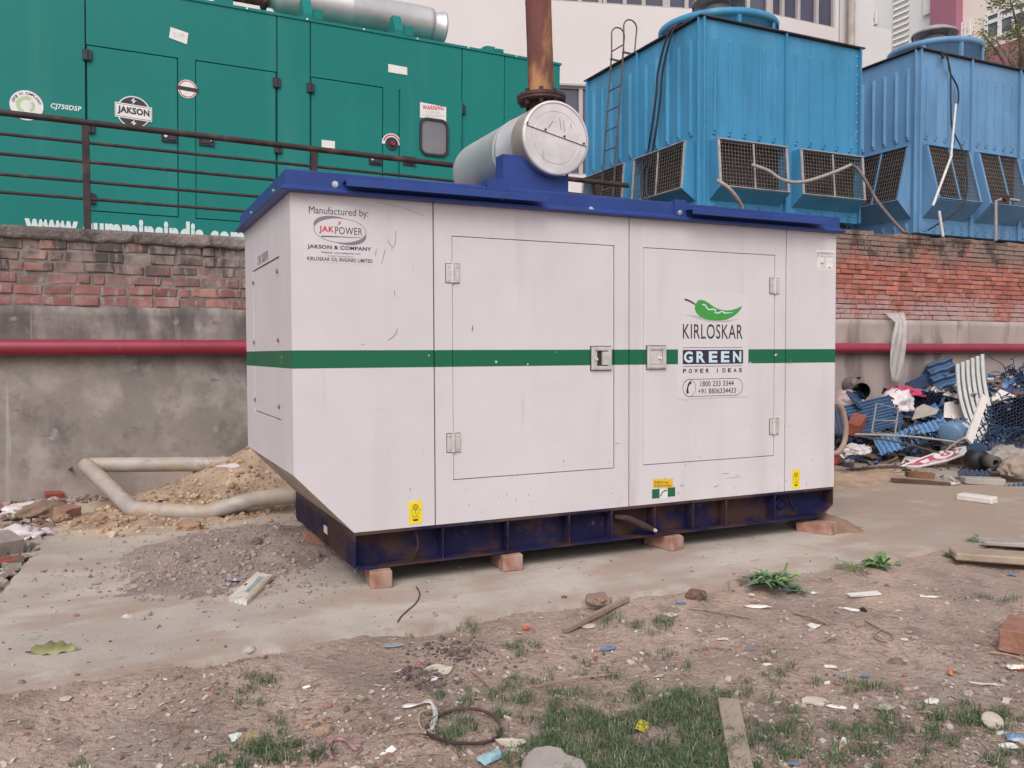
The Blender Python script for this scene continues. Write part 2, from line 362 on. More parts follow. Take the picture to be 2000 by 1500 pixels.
# big emblem and phone sticker on the right-hand door
q = MB()
q.box(1.885, 2.395, -.0006, .0013, .825, 1.43, CLEAR)
def cp(pts): return [(onY(1100+a/3, 400+b/3, 0).x, onY(1100+a/3, 400+b/3, 0).z) for a, b in pts]
body = [(790, 560), (808, 557), (830, 562), (855, 577), (882, 597), (912, 612), (945, 619), (985, 617), (1020, 606), (1048, 592), (1040, 612), (1022, 634), (995, 655), (960, 672), (920, 679), (880, 679), (835, 671), (800, 655), (780, 635), (770, 610), (772, 590), (780, 575)]
flat(q, cp([(705, 643), (790, 650), (850, 668), (960, 676), (1040, 667), (960, 690), (870, 688), (800, 672)]), SHADOWINK, -.0007)
flat(q, cp(body), CHILI, -.0010)
flat(q, cp([(712, 549), (725, 552), (748, 562), (775, 580), (772, 588), (745, 572), (722, 562), (711, 560)]), INK, -.0010)
hl = [(812, 584), (830, 586), (838, 600), (850, 614), (880, 612), (893, 616), (888, 630), (905, 635), (930, 624), (945, 634), (970, 634), (995, 630)]
wd = [3, 4.5, 4, 4, 4, 4, 4, 4, 4, 4, 2.5, 1]
A = []; Bb = []
for i, (a, b) in enumerate(hl):
    p0 = Vector(hl[max(0, i-1)]); p1 = Vector(hl[min(len(hl)-1, i+1)]); d = (p1-p0).normalized(); nn = Vector((-d.y, d.x))*wd[i]; A.append((a+nn.x, b+nn.y)); Bb.append((a-nn.x, b-nn.y))
band(q, cp(A), cp(Bb), PALE, -.0013, False)
tx(q, 'KIRLOSKAR', 1.917, 2.350, 1.168, 1.253, INK, .004)
q.box(1.917, 2.350, -.0010, -.0006, 1.1165, 1.1190, INK); q.box(1.917, 2.355, -.0010, -.0006, 1.0225, 1.1045, NAVYINK); q.box(1.917, 2.350, -.0010, -.0006, 1.0085, 1.0110, INK)
for i, c in enumerate('GREEN'):
    x = 1.925+i*.0885
    tx(q, c, x, x+.062, 1.031, 1.096, PALE, .035)
for i, c in enumerate('POWER IDEAS'):
    if c != ' ':
        x = 1.918+i*.0405; q.text(c, (0, -.0014, 0), UX, UZ, x, x+(.024 if c != 'I' else .006), .972, .996, INK, .03)
# pill outline with handset
pz, ph = .886, .051
out = ell(1.968, pz, ph, ph, 16, math.pi/2, 3*math.pi/2)+ell(2.303, pz, ph, ph, 16, -math.pi/2, math.pi/2); inn = ell(1.968, pz, ph-.003, ph-.003, 16, math.pi/2, 3*math.pi/2)+ell(2.303, pz, ph-.003, ph-.003, 16, -math.pi/2, math.pi/2)
band(q, out, inn, INK, -.0010)
band(q, ell(1.963, pz, .046, .0505), ell(1.963, pz, .0435, .048), INK, -.0010)
hs_ = [(1.978, .918), (1.968, .916), (1.957, .903), (1.951, .886), (1.950, .866), (1.954, .855)]
A = []; Bb = []
for i, (a, b) in enumerate(hs_):
    p0 = Vector(hs_[max(0, i-1)]); p1 = Vector(hs_[min(5, i+1)]); d = (p1-p0).normalized(); ww = (.009, .008, .005, .005, .008, .009)[i]; A.append((a-d.y*ww, b+d.x*ww)); Bb.append((a+d.y*ww, b-d.x*ww))
band(q, A, Bb, INK, -.0013, False)
tx(q, '1800 233 3344', 2.042, 2.285, .893, .924, INK, .008); tx(q, '+91 8806334433', 2.026, 2.302, .850, .881, INK, .008)
q.build('logo_sticker', d2)
# small stickers
q = MB(); q.box(2.925, 3.073, -.0008, -.0002, 1.600, 1.722, PAPERW); tx(q, 'LIFTING INSTRUCTION', 2.950, 3.068, 1.695, 1.709, INK, .01)
flat(q, [(2.930, 1.694), (2.946, 1.694), (2.938, 1.712)], GREYINK)
for x0, x1 in ((2.929, 2.996), (3.003, 3.069)):
    q.frame(x0, x1, 1.606, 1.682, x0+.0015, x1-.0015, 1.6075, 1.6805, -.0012, -.0009, GREYINK); q.box(x0, x1, -.0012, -.0009, 1.685, 1.687, GREYINK)
q.frame(2.965, 2.985, 1.612, 1.640, 2.968, 2.982, 1.612, 1.636, -.0012, -.0009, INK); q.bar((2.955, -.001, 1.640), (2.976, -.001, 1.646), .003, .0004, INK); q.bar((2.976, -.001, 1.646), (2.990, -.001, 1.638), .003, .0004, INK)
q.bar((3.010, -.001, 1.645), (3.036, -.001, 1.656), .003, .0004, GREYINK); q.bar((3.036, -.001, 1.656), (3.064, -.001, 1.648), .003, .0004, GREYINK); q.box(3.030, 3.048, -.0012, -.0009, 1.612, 1.620, GREYINK)
q.build('lifting_sticker', cab)
def hook_sticker(x, z):
    q = MB(); q.box(x-.034, x+.034, -.0012, -.0002, z-.056, z+.056, YELLOW)
    band(q, ell(x, z+.026, .015, .015), ell(x, z+.026, .011, .011), INK, -.0016); band(q, ell(x, z+.026, .006, .006), ell(x, z+.026, .003, .003), INK, -.0016)
    a = [(x, z+.011), (x, z-.004), (x+.006, z-.012), (x+.004, z-.022), (x-.006, z-.022), (x-.009, z-.014)]
    for i in range(5): q.bar((a[i][0], -.0015, a[i][1]), (a[i+1][0], -.0015, a[i+1][1]), .005, .0003, INK)
    for s in (-1, 1): q.bar((x+s*.022, -.0015, z+.020), (x+s*.013, -.0015, z-.036), .0025, .0003, INK)
    q.box(x-.012, x+.012, -.0016, -.0013, z-.042, z-.033, INK)
    return q.build('hook_sticker', cab)
hook_sticker(.308, .309); hook_sticker(2.775, .306)
q = MB(); q.add([(x, -.0012, z) for x, z in ((1.716, .330), (1.852, .318), (1.848, .372), (1.712, .378))], [(0, 1, 2, 3)], AMBER)
q.text('DE MOUNT Belt', (0, -.0016, 0), (1, 0, -.06), UZ, 1.722, 1.820, .455, .469, INK, .01); q.text('DE BELOW RUN Slow', (0, -.0016, 0), (1, 0, -.06), UZ, 1.722, 1.838, .436, .450, INK, .01)
q.box(1.708, 1.759, -.0014, -.0002, .268, .320, DKGREEN); q.box(1.7595, 1.8145, -.0011, -.0002, .262, .318, PAPERW); q.box(1.815, 1.866, -.0014, -.0002, .270, .322, DKGREEN)
q.tube([(1.765, -.0016, .278), (1.776, -.0016, .298), (1.800, -.0016, .310), (1.808, -.0016, .306)], .003, INK, 5)
q.build('drain_sticker', cab)

# ---- roof
m = MB()
def rect(x0, x1, y0, y1, z): return [(x0, y0, z), (x1, y0, z), (x1, y1, z), (x0, y1, z)]
FX0, FX1, FY0, FY1 = -.304, 3.098, -.026, 1.43
ov = .026
rs = [rect(FX0+.004, FX1-.004, FY0+.004, FY1-.004, 1.930), rect(FX0, FX1, FY0, FY1, 1.926), rect(FX0, FX1, FY0, FY1, 1.858), rect(FX0-ov, FX1+ov, FY0-ov, FY1+ov, 1.846), rect(FX0-ov, FX1+ov, FY0-ov, FY1+ov, 1.832), rect(FX0+.004, FX1-.003, FY0+.004, FY1-.004, 1.829)]
vs_ = sum(rs, []); f = [(0, 1, 2, 3)]
for i in range(5): f += [(i*4+j, (i+1)*4+j, (i+1)*4+(j+1) % 4, i*4+(j+1) % 4) for j in range(4)]
f.append((23, 22, 21, 20)); m.add(vs_, f, BLUE)
roof = m.build('roof', gen, bevel=.003)
def channel(x0, x1, z0, z1):
    q = MB(); y = FY0
    q.box(x0, x1, y-.080, y-.075, z0, z1, BLUE); q.box(x0, x1, y-.0749, y-.0005, z1-.006, z1, BLUE)
    q.build('rain_channel', roof, bevel=.0015)
channel(-.045, .99, 1.857, 1.889); channel(1.905, 2.925, 1.859, 1.891)
def bolt(x, z, y=FY0, par=roof):
    q = MB(); q.disc((x, y, z), (0, -1, 0), .015, .003, ZINC, 16); q.lathe([(0, .012), (.009, .012), (.010, .010), (.010, .003)], (x, y, z), (0, -1, 0), ZINC, 6, False); q.build('bolt', par)
bolt(-.078, 1.875); bolt(1.296, 1.853)
m = MB()
m.box(.690, .800, FY0-.009, FY0-.001, 1.862, 1.965, BLUE); m.add([(.690, FY0-.001, 1.965), (.800, FY0-.001, 1.965), (.800, FY0+.10, 1.935), (.690, FY0+.10, 1.935)], [(0, 1, 2, 3)], BLUE)
m.prism([(0, 1.931), (.16, 1.931), (.0, 1.965)], (.692, FY0, 0), (0, 1, 0), UZ, .006, BLUE)
lb = m.build('lifting_bracket', roof, bevel=.002)
bolt(.716, 1.882, FY0-.009, lb); bolt(.772, 1.880, FY0-.009, lb)
m = MB(); m.box(1.835, 1.915, FY0-.010, FY0-.001, 1.850, 1.945, BLUE); m.prism([(0, 1.931), (.12, 1.931), (0, 1.945)], (1.84, FY0, 0), (0, 1, 0), UZ, .006, BLUE); lb = m.build('lifting_bracket', roof, bevel=.002)
bolt(1.868, 1.872, FY0-.010, lb)
for y in (.28, .98):
    q = MB(); q.disc((FX0, y, 1.880), (-1, 0, 0), .010, .006, ZINC, 10); q.build('bolt', roof)

# ---- base frame
m = MB(); b0, b1 = .052, .2335
m.box(.008, XR-.004, .0, .085, b1-.013, b1, NAVY); m.box(.03, XR-.105, .0, .085, b0, b0+.011, NAVY)           # flanges
m.box(.008, XR-.004, .082, .085, b0+.011, b1-.013, NAVY)                                              # web
m.box(0, .008, -.0015, W0, b0+.012, b1-.0005, NAVY); m.box(.0085, .03, .0, .085, b0+.012, b0+.02, NAVY)                   # left end plate
m.box(XR-.010, XR-.002, .001, W0, b0+.07, b1-.0135, NAVY)
m.add([(XR-.004, 0, .123), (XR-.105, 0, b0), (XR-.105, .085, b0), (XR-.004, .085, .123), (XR-.004, 0, .133), (XR-.105, 0, b0+.011), (XR-.105, .085, b0+.011), (XR-.004, .085, .133)], [(0, 1, 2, 3), (7, 6, 5, 4), (0, 4, 5, 1), (0, 3, 7, 4)], NAVY)
m.box(.008, XR-.1, W0-.09, W0-.002, b0, b1, NAVY)
base = m.build('base_frame', gen, bevel=.002)
for x in (.454, .8136, 1.178, 1.446, 1.731, 1.999, 2.241, 2.615):
    q = MB(); q.box(x-.004, x+.004, .004, .0815, b0+.0115, b1-.0135, NAVY); q.build('stiffener', base)
q = MB(); q.lathe([(0, 0), (.036, 0), (.036, .012), (.022, .012), (.022, .003), (0, .003)], (2.72, .081, .15), (0, -1, 0), NAVY, 24); q.build('lifting_eye', base)
q = MB(); q.bar((2.74, .04, .215), (2.80, .035, .10), .012, .008, NAVY); q.build('brace', base)
q = MB(); q.tube([(.318, .05, .215), (.330, .03, .17), (.332, .03, .13), (.322, .045, .10), (.318, .05, .08)], .008, NAVY, 8); q.build('drain_loop', base)
q = MB(); q.tube([(1.50, .06, .175), (1.56, .01, .165), (1.64, -.012, .125), (1.70, -.018, .098)], [.016, .018, .02, .013], DRUST, 10); q.tube([(1.64, -.012, .125), (1.722, -.022, .088)], .010, CHROME, 8); q.build('drain_valve', base)
q = MB(); q.box(-.003, -.0005, .545, .62, .125, .165, PAPERW); q.build('plate', base)

# ---- silencer on the roof
mx, mz, mr, y0, y1 = 1.183, 2.258, .198, .15, 1.19
m = MB()
m.lathe([(mr*.955, -.004), (mr*1.012, -.004), (mr*1.014, .02), (mr*1.0, .024)], (mx, y0, mz), (0, 1, 0), SILVEND, 56)
m.lathe([(mr, .0241), (mr, .16)], (mx, y0, mz), (0, 1, 0), HEATED, 56)
m.lathe([(mr, .1601), (mr, .345), (mr*1.02, .350), (mr*1.02, .372), (mr, .378), (mr, .40), (mr*1.015, .404), (mr*1.015, .414), (mr, .418), (mr, 1.00), (mr*.97, 1.05), (mr*.85, 1.08), (mr*.55, 1.10), (0, 1.11)], (mx, y0, mz), (0, 1, 0), SILVER, 56)
sil = m.build('silencer', gen)
m = MB()
m.lathe([(0, .0), (mr*.70, 0), (mr*.715, .003), (mr*.73, 0), (mr*.954, 0), (mr*.954, .02)], (mx, y0, mz), (0, 1, 0), SILVEND, 56, False)
ca = R(-12); dv = Vector((math.cos(ca), 0, math.sin(ca))); c0 = Vector((mx, y0-.002, mz+.012))
m.bar(c0-dv*mr*1.0, c0+dv*mr*.99, .0028, .004, DRUST, up=(0, 1, 0))
for t in (-.92, -.35, .25, .88): m.disc(c0+dv*mr*t+Vector((0, 0, .012)), (0, -1, 0), .006, .006, DRUST, 8)
for a, b_ in (((.02, .11), (.03, .05)), ((.045, .10), (.05, .04)), ((.09, .09), (.092, .06)), ((-.05, .05), (-.02, .09))): m.bar((mx+a[0], y0-.001, mz+a[1]), (mx+b_[0], y0-.001, mz+b_[1]), .003, .001, GREYINK, up=(0, 1, 0))
m.build('end_cap', sil)
def saddle(y, x0, x1, ztop, par):
    q = MB(); n = 14; pts = [(x0, 1.931), (x1, 1.931)]
    arc = []
    for i in range(n+1):
        x = x1+(x0-x1)*i/n; dx = x-mx; z = mz-math.sqrt(max(0, (mr+.004)**2-dx*dx)) if abs(dx) < mr else 9
        arc.append((x, min(z, ztop)))
    q.prism(pts+arc, (0, y, 0), UX, UZ, .008, BLUE)
    q.box(x0, x1, y+.009, y+.07, 1.931, 1.940, BLUE)
    return q.build('silencer_saddle', gen)
saddle(.20, .885, 1.285, 2.155, gen)
q = MB(); q.box(.884, .892, .2095, .29, 1.9405, 2.155, BLUE); q.build('saddle_web', gen)
saddle(.95, .885, 1.36, 2.13, gen)
q = MB(); q.box(.72, .83, .62, .70, 1.931, 2.03, BLUE); q.box(.775, .80, .60, .619, 1.96, 2.06, RUBBER_SHADE); q.build('clamp', gen)
# ---- riser pipe
px, py = 1.178, .315
q = MB(); q.lathe([(.068, -.10), (.068, .008)], (px, py, 2.51), (0, 0, 1), DRUST, 28)
q.lathe([(.068, 0), (.128, 0), (.135, .003), (.135, .016), (.0725, .016)], (px, py, 2.490), (0, 0, 1), DRUST, 36, False)
q.lathe([(.0725, .0), (.137, .0), (.137, .016), (.128, .02), (.0725, .02)], (px, py, 2.509), (0, 0, 1), DRUST, 36, False)
for i in range(8):
    a = i*math.pi/4+.3; q.lathe([(0, -.02), (.013, -.02), (.013, .062), (0, .062)], (px+.108*math.cos(a), py+.108*math.sin(a), 2.486), (0, 0, 1), DRUST, 6, False)
fl = q.build('flange', gen)
q = MB(); q.lathe([(.0725, 0), (.0725, .5), (.0735, .51), (.0725, .52), (.072, 2.2)], (px, py, 2.529), (-.035, 0, 1), RUST, 32); q.build('exhaust_pipe', gen)

# ---- bricks carrying it
BR = M('clay_brick', (.34, .165, .125), .25, 12, .9, bump=.5, bsc=45, spots=[dict(c=(.36, .27, .22), sc=5, a=.48, b=.66, k=.7), dict(c=(.45, .30, .24), sc=9, a=.58, b=.75, k=.6)])
def brick(name, label, loc, rz, size=(.106, .222, .083), mat=BR, chip=0, rx=0, group='bricks under the generator base'):
    bm = bmesh.new(); bmesh.ops.create_cube(bm, size=1)
    bmesh.ops.subdivide_edges(bm, edges=bm.edges[:], cuts=3, use_grid_fill=True)
    for v in bm.verts:
        v.co = Vector((v.co.x*size[0], v.co.y*size[1], v.co.z*size[2]))
        s_ = Vector(v.co)*14+Vector(loc)*31; v.co += Vector((noise.noise(s_), noise.noise(s_+Vector((9, 0, 0))), noise.noise(s_+Vector((0, 9, 0)))))*.005
        if chip and v.co.x > size[0]*.3 and v.co.y < -size[1]*.3: v.co.z -= chip*max(0, v.co.z)/size[2]*2; v.co.y += chip*.5
    me = bpy.data.meshes.new(name); bm.to_mesh(me); bm.free(); me.materials.append(mat)
    o = bpy.data.objects.new(name, me); COL.objects.link(o); o.location = (loc[0], loc[1], loc[2]+size[2]/2); o.rotation_euler = (rx, 0, rz)
    b = o.modifiers.new('b', 'BEVEL'); b.width = .004; b.limit_method = 'ANGLE'; b.angle_limit = R(50)
    tag(o, label, 'brick', group); return o
GR = -.035
brick('brick', 'orange brick under the near left corner of the generator base', (.135, .065, GR), R(-8))
brick('brick', 'orange brick under the base, second along from the near left corner', (.835, .075, GR), R(-6))
brick('brick', 'chipped orange brick under the middle of the generator base', (1.845, .075, GR), R(10), chip=.012)
brick('brick', 'tilted dusty brick half buried under the right end of the base', (2.93, -.02, GR-.018), R(24), rx=R(-5))
brick('brick', 'brown brick standing under the rear of the left base end', (.075, .98, GR), R(85), size=(.112, .225, .086))
# ------------------------------------------------------------------ ground
SOIL = M('soil', (.39, .285, .228), .30, 2.2, .95, bump=1, bsc=34, bdist=.03, coord='Object', spots=[
    dict(c=(.42, .33, .28), sc=1.3, a=.48, b=.68, k=.7), dict(c=(.17, .12, .10), sc=4.5, a=.54, b=.68, k=.6),
    dict(c=(.46, .38, .33), sc=42, a=.60, b=.68, k=.8), dict(c=(.12, .085, .07), sc=60, a=.62, b=.70, k=.7), dict(c=(.50, .42, .37), sc=130, a=.60, b=.66, k=.7), dict(c=(.10, .075, .065), sc=150, a=.60, b=.66, k=.7)])
PAD = M('dusty_concrete', (.42, .365, .32), .15, 1.4, .92, bump=.55, bsc=55, bdist=.008, spots=[
    dict(c=(.49, .43, .38), sc=1.7, a=.52, b=.66, st=(.6, 1.6, 1), k=.8), dict(c=(.36, .25, .19), sc=2.3, a=.50, b=.70, k=.65),
    dict(c=(.29, .22, .18), sc=13, a=.60, b=.70, k=.55), dict(c=(.50, .385, .25), sc=1.1, a=.45, b=.62, k=.8, ax=1, z=(.9, 2.0)), dict(c=(.20, .16, .14), sc=70, a=.64, b=.72, k=.5),
    dict(c=(.34, .25, .195), sc=2.6, a=.25, b=.5, k=.92, ax=0, z=(2.6, 4.2)), dict(c=(.335, .25, .205), sc=3.2, a=.42, b=.58, k=.85, ax=1, z=(-.36, -.68)), dict(c=(.34, .25, .20), sc=1.5, a=.50, b=.62, st=(.6, 1.4, 1), k=.7)])
def H(x, y):
    """height of the soil"""
    d = math.hypot(x+1, y+4)
    near = 1-smooth(14, 30, d)
    h = GR-.055
    edge = -.66 + .05*fb(x*1.2, 3.1)
    h += .056*smooth(-1.15, -.70, y)*(0.5+1.3*fb(x*1.7, y*1.7, 2)) if y < 0 else .02
    h += near*(.035*fb(x*1.1, y*1.1, 1)+.022*fb(x*5, y*5, 5)+.010*fb(x*17, y*17, 9, 2))
    if y > -.62 and -1.45 < x < 8.9 and y < 3.6: h = min(h, GR-.03)
    if y > 3.6: h = GR-.06
    return h
def axis(lo, a, b, hi, step):
    A = []; x = a
    while x < b: A.append(x); x += step
    s = step; x = a
    while x > lo: s *= 1.18; x -= s; A.insert(0, x)
    s = step; x = A[-1]
    while x < hi: s *= 1.18; x += s; A.append(x)
    return A
ax_ = axis(-150, -2.4, 5.2, 200, .028); ay_ = axis(-150, -2.7, -.35, 250, .028)
nx, ny = len(ax_), len(ay_)
me = bpy.data.meshes.new('ground')
me.from_pydata([(x, y, H(x, y)) for y in ay_ for x in ax_], [], [(j*nx+i, j*nx+i+1, (j+1)*nx+i+1, (j+1)*nx+i) for j in range(ny-1) for i in range(nx-1)])
me.polygons.foreach_set('use_smooth', [True]*len(me.polygons)); me.materials.append(SOIL)
ground = kind(bpy.data.objects.new('ground', me), 'structure'); COL.objects.link(ground)
# concrete pad with a broken edge
def edge_pts():
    P = []
    x = -1.62
    while x < 9.2: P.append((x, -.66+.09*fb(x*.9, 1.3)+.05*fb(x*4, 8.8)+.02*fb(x*15, 4.))); x += .035
    y = -.6
    P.append((9.2, 3.56)); P.append((-1.30, 3.56)); y = 3.5
    while y > -.6: P.append((-1.42-.12*smooth(2.6, 0, y)+.10*smooth(2.4, 3.5, y)+.05*fb(y*2, 6.)+.03*fb(y*9, 2.), y)); y -= .05
    return P
EP = edge_pts(); me = bpy.data.meshes.new('concrete_pad'); n = len(EP)
vs_ = [(x, y, GR) for x, y in EP]+[(x+.012*fb(x*9, y*9), y-(.025 if y < 0 else 0), GR-.12) for x, y in EP]
me.from_pydata(vs_, [], [tuple(range(n))]+[(i, i+n, (i+1) % n+n, (i+1) % n) for i in range(n)])
me.materials.append(PAD); pad = kind(bpy.data.objects.new('concrete_pad', me), 'structure'); COL.objects.link(pad)
m_ = MB(); RGM = M('raised_concrete', (.33, .30, .28), .2, .6, .9, bump=.3)
m_.box(-60, 90, 3.86, 120, GR-.2, 2.04, RGM); kind(m_.build('raised_ground'), 'structure')

# ------------------------------------------------------------------ heaps
def heap(name, cx, cy, rx, ry, h, mat, rot=0, step=.03, rough=.03, seed=0, pw=1.4, k='structure', base=None):
    vs_, f = [], []; base = GR-.012 if base is None else base
    nx_ = int(2*rx*1.25/step); ny_ = int(2*ry*1.25/step)
    for j in range(ny_+1):
        for i in range(nx_+1):
            a = (i/nx_-.5)*2.5; b = (j/ny_-.5)*2.5
            rr = math.hypot(a, b)*(1+.35*fb(a*1.6+seed, b*1.6)); t = max(0, 1-rr)
            z = base + h*(t**pw) + (rough*(fb(a*rx*9, b*ry*9, seed)+.5*fb(a*rx*30, b*ry*30, seed, 2)))*smooth(0, .25, t) - (.02 if t <= 0 else 0)
            x, y = a*rx, b*ry; vs_.append((x*math.cos(rot)-y*math.sin(rot), x*math.sin(rot)+y*math.cos(rot), z-base))
    W = nx_+1
    f = [(j*W+i, j*W+i+1, (j+1)*W+i+1, (j+1)*W+i) for j in range(ny_) for i in range(nx_)]
    me = bpy.data.meshes.new(name); me.from_pydata(vs_, [], f); me.polygons.foreach_set('use_smooth', [True]*len(f)); me.materials.append(mat)
    o = bpy.data.objects.new(name, me); COL.objects.link(o); o.location = (cx, cy, base); return kind(o, k)
EARTH = M('yellow_earth', (.37, .265, .19), .25, 5, .95, bump=.9, bsc=30, bdist=.025, spots=[dict(c=(.48, .38, .29), sc=7, a=.52, b=.68, k=.7), dict(c=(.24, .16, .10), sc=13, a=.58, b=.70, k=.7)])
GRIT = M('grey_grit', (.36, .275, .245), .2, 4, .95, bump=1, bsc=90, bdist=.02, spots=[dict(c=(.36, .29, .26), sc=30, a=.55, b=.66, k=.7), dict(c=(.15, .11, .10), sc=22, a=.58, b=.68, k=.7)])
heap('earth_mound', .08, 2.95, 1.25, .85, .47, EARTH, seed=3, rough=.045, pw=1.35)
heap('earth_mound', -.62, 2.45, .85, .50, .09, EARTH, seed=9, rough=.05, pw=1.0)
heap('gravel_heap', -.30, 1.12, .85, .68, .125, GRIT, rot=.3, seed=5, rough=.04, pw=1.15, k='stuff')
heap('gravel_heap', -.62, .55, .55, .50, .035, GRIT, rot=.2, seed=15, rough=.03, pw=.9, k='stuff')
heap('sand_heap', 3.13, .10, .30, .30, .10, M('brown_sand', (.27, .165, .115), .2, 9, .95, bump=.8, bsc=60), seed=2, rough=.03, k='stuff')
heap('sand_heap', 4.6, 1.6, 1.6, .55, .05, M('red_sand', (.38, .26, .18), .2, 5, .95, bump=.8, bsc=50), seed=21, rough=.03, pw=.8, k='stuff')

# ------------------------------------------------------------------ stones (loose gravel nobody could count)
ico = bmesh.new(); bmesh.ops.create_icosphere(ico, subdivisions=1, radius=1); IV = [v.co.copy() for v in ico.verts]; IF = [tuple(q.index for q in p.verts) for p in ico.faces]; ico.free()
def stone(mb, c, r, mat, sq=.6):
    rot = Euler((random.uniform(-.4, .4), random.uniform(-.4, .4), random.uniform(0, 6.28))).to_matrix(); sx, sy = random.uniform(.7, 1.3), random.uniform(.6, 1.1)
    c = Vector(c); mb.add([c+rot @ Vector((v.x*sx*random.uniform(.8, 1.15), v.y*sy*random.uniform(.8, 1.15), v.z*sq*random.uniform(.8, 1.1)))*r for v in IV], IF, mat, rnd=random.random())
STN = M('loose_stones', (.3, .3, .3), .15, 30, .9, ramp=[srgb(95, 78, 70), srgb(140, 118, 106), srgb(165, 146, 134), srgb(186, 172, 164), srgb(150, 104, 88), srgb(120, 105, 98)], bump=.3, bsc=80)
GST = M('heap_stones', (.3, .3, .3), .15, 30, .9, ramp=[srgb(122, 106, 100), srgb(152, 135, 127), srgb(164, 148, 140), srgb(140, 124, 117)], bump=.3, bsc=80)
CLOD = M('earth_clods', (.3, .3, .3), .2, 20, .95, ramp=[srgb(150, 116, 90), srgb(180, 150, 120), srgb(192, 168, 144), srgb(136, 106, 86)], bump=.4, bsc=60)
def top(x, y):   # surface of soil or pad
    return GR if (y > -.64 and x > -1.45) else H(x, y)
q = MB()
for i in range(13000):
    u = random.uniform(-40, 2040); v = 1120+400*random.random()**.8
    p = onZ(u, v, GR-.04)
    if fb(p.x*1.6, p.y*2.2, 41) < random.uniform(-.22, .22): continue
    if p.y > -.62 and p.x > -1.5 and random.random() > .10: continue
    r = min(.020, .0016+random.expovariate(1/.0030)); p.x += random.uniform(-.03, .03)
    stone(q, (p.x, p.y, top(p.x, p.y)+r*.2), r, STN)
for i in range(420):
    u = random.uniform(0, 1700); v = random.uniform(1010, 1280); p = onZ(u, v)
    if p.y < -.62: continue
    r = .002+random.expovariate(1/.003); stone(q, (p.x, p.y, GR+r*.25), min(r, .014), STN)
kind(q.build('loose_gravel'), 'stuff')
dg = bpy.context.evaluated_depsgraph_get()
bpy.context.view_layer.update()
def drop(x, y, names=('earth_mound', 'gravel_heap', 'concrete_pad', 'ground', 'rubble', 'sand_heap')):
    best = -9
    for o in SURF:
        ok, loc, nn, ix = o.ray_cast(o.matrix_world.inverted() @ Vector((x, y, 5)), Vector((0, 0, -1)))
        if ok: best = max(best, loc.z+o.location.z)
    return best
SURF = [o for o in COL.objects if o.name.split('.')[0] in ('earth_mound', 'gravel_heap', 'concrete_pad', 'ground', 'sand_heap')]
q = MB()
for i in range(1300):
    a = random.gauss(0, 1); b = random.gauss(0, 1)
    x = -.62+a*.30; y = .50+b*.22-.14*a
    if i < 600: x = -.40+a*.36; y = 1.0+b*.34
    r = min(.018, .004+random.expovariate(1/.0045)); z = drop(x, y)
    if x > .1 and y > .2: continue
    stone(q, (x, y, z+r*.25), r, GST, .7)
kind(q.build('heap_gravel'), 'stuff')
q = MB()
for i in range(1500):
    a = random.gauss(0, 1); b = random.gauss(0, 1); x = -.45+a*.48; y = 2.42+b*.30
    r = min(.045, .004+random.expovariate(1/.0065)); z = drop(x, y)
    stone(q, (x, y, z+r*.2), r, CLOD, .7)
kind(q.build('earth_clods'), 'stuff')

# ------------------------------------------------------------------ walls
WY = 3.56
BRL = M('old_bricks', (.3, .1, .09), .25, 7, .92, ramp=[srgb(120, 82, 78), srgb(144, 98, 92), srgb(160, 112, 106), srgb(132, 92, 88), srgb(166, 122, 114)], bump=.6, bsc=30, spots=[
    dict(c=(.24, .195, .18), sc=4, a=.30, b=.52, k=.95, z=(1.64, 1.90)), dict(c=(.065, .052, .05), sc=4.5, a=.40, b=.58, st=(1.3, 1, .6), k=.92, z=(1.58, 1.90)),
    dict(c=(.34, .285, .265), sc=16, a=.54, b=.66, st=(1, 1, .25), k=.7), dict(c=(.05, .04, .04), sc=16, a=.60, b=.74, st=(1.6, 1, .25), k=.6)])
BRR = M('red_bricks', (.3, .1, .09), .2, 7, .92, ramp=[srgb(140, 84, 74), srgb(166, 96, 82), srgb(182, 112, 94), srgb(150, 88, 82), srgb(176, 120, 108), srgb(160, 104, 100)], bump=.6, bsc=30, spots=[
    dict(c=(.22, .165, .14), sc=2.5, a=.28, b=.50, k=.92, z=(2.12, 2.38)), dict(c=(.06, .045, .042), sc=4, a=.48, b=.62, k=.9, z=(2.05, 2.35)),
    dict(c=(.42, .30, .29), sc=2.2, a=.36, b=.60, k=.85, z=(1.95, 1.6)), dict(c=(.5, .43, .41), sc=9, a=.64, b=.74, k=.6)])
MORT = M('mortar', (.20, .165, .15), .25, 12, .95, bump=.8, bsc=35, spots=[dict(c=(.33, .28, .26), sc=5, a=.5, b=.7, k=.7), dict(c=(.06, .05, .05), sc=4, a=.52, b=.66, k=.8, z=(1.7, 1.95))])
MORTR = M('mortar_dark', (.13, .085, .07), .3, 12, .95, bump=.8, bsc=35)
PLA = M('stained_plaster', (.255, .22, .205), .14, 1.6, .9, bump=.4, bsc=14, bdist=.012, spots=[
    dict(c=(.38, .335, .32), sc=2.4, a=.44, b=.64, k=.8), dict(c=(.10, .083, .08), sc=1.7, a=.46, b=.66, k=.75, rg=.68), dict(c=(.09, .075, .07), sc=1.6, a=.38, b=.56, st=(2.0, 1, .55), k=.85, z=(.95, 1.40)),
    dict(c=(.42, .38, .36), sc=7, a=.60, b=.72, k=.5), dict(c=(.45, .41, .39), sc=1.6, a=.64, b=.72, st=(6, 1, .25), k=.6), dict(c=(.09, .075, .07), sc=7, a=.60, b=.72, st=(1, 1, 2), k=.55), dict(c=(.38, .30, .26), sc=1.1, a=.4, b=.6, k=.6, z=(.45, .05))])
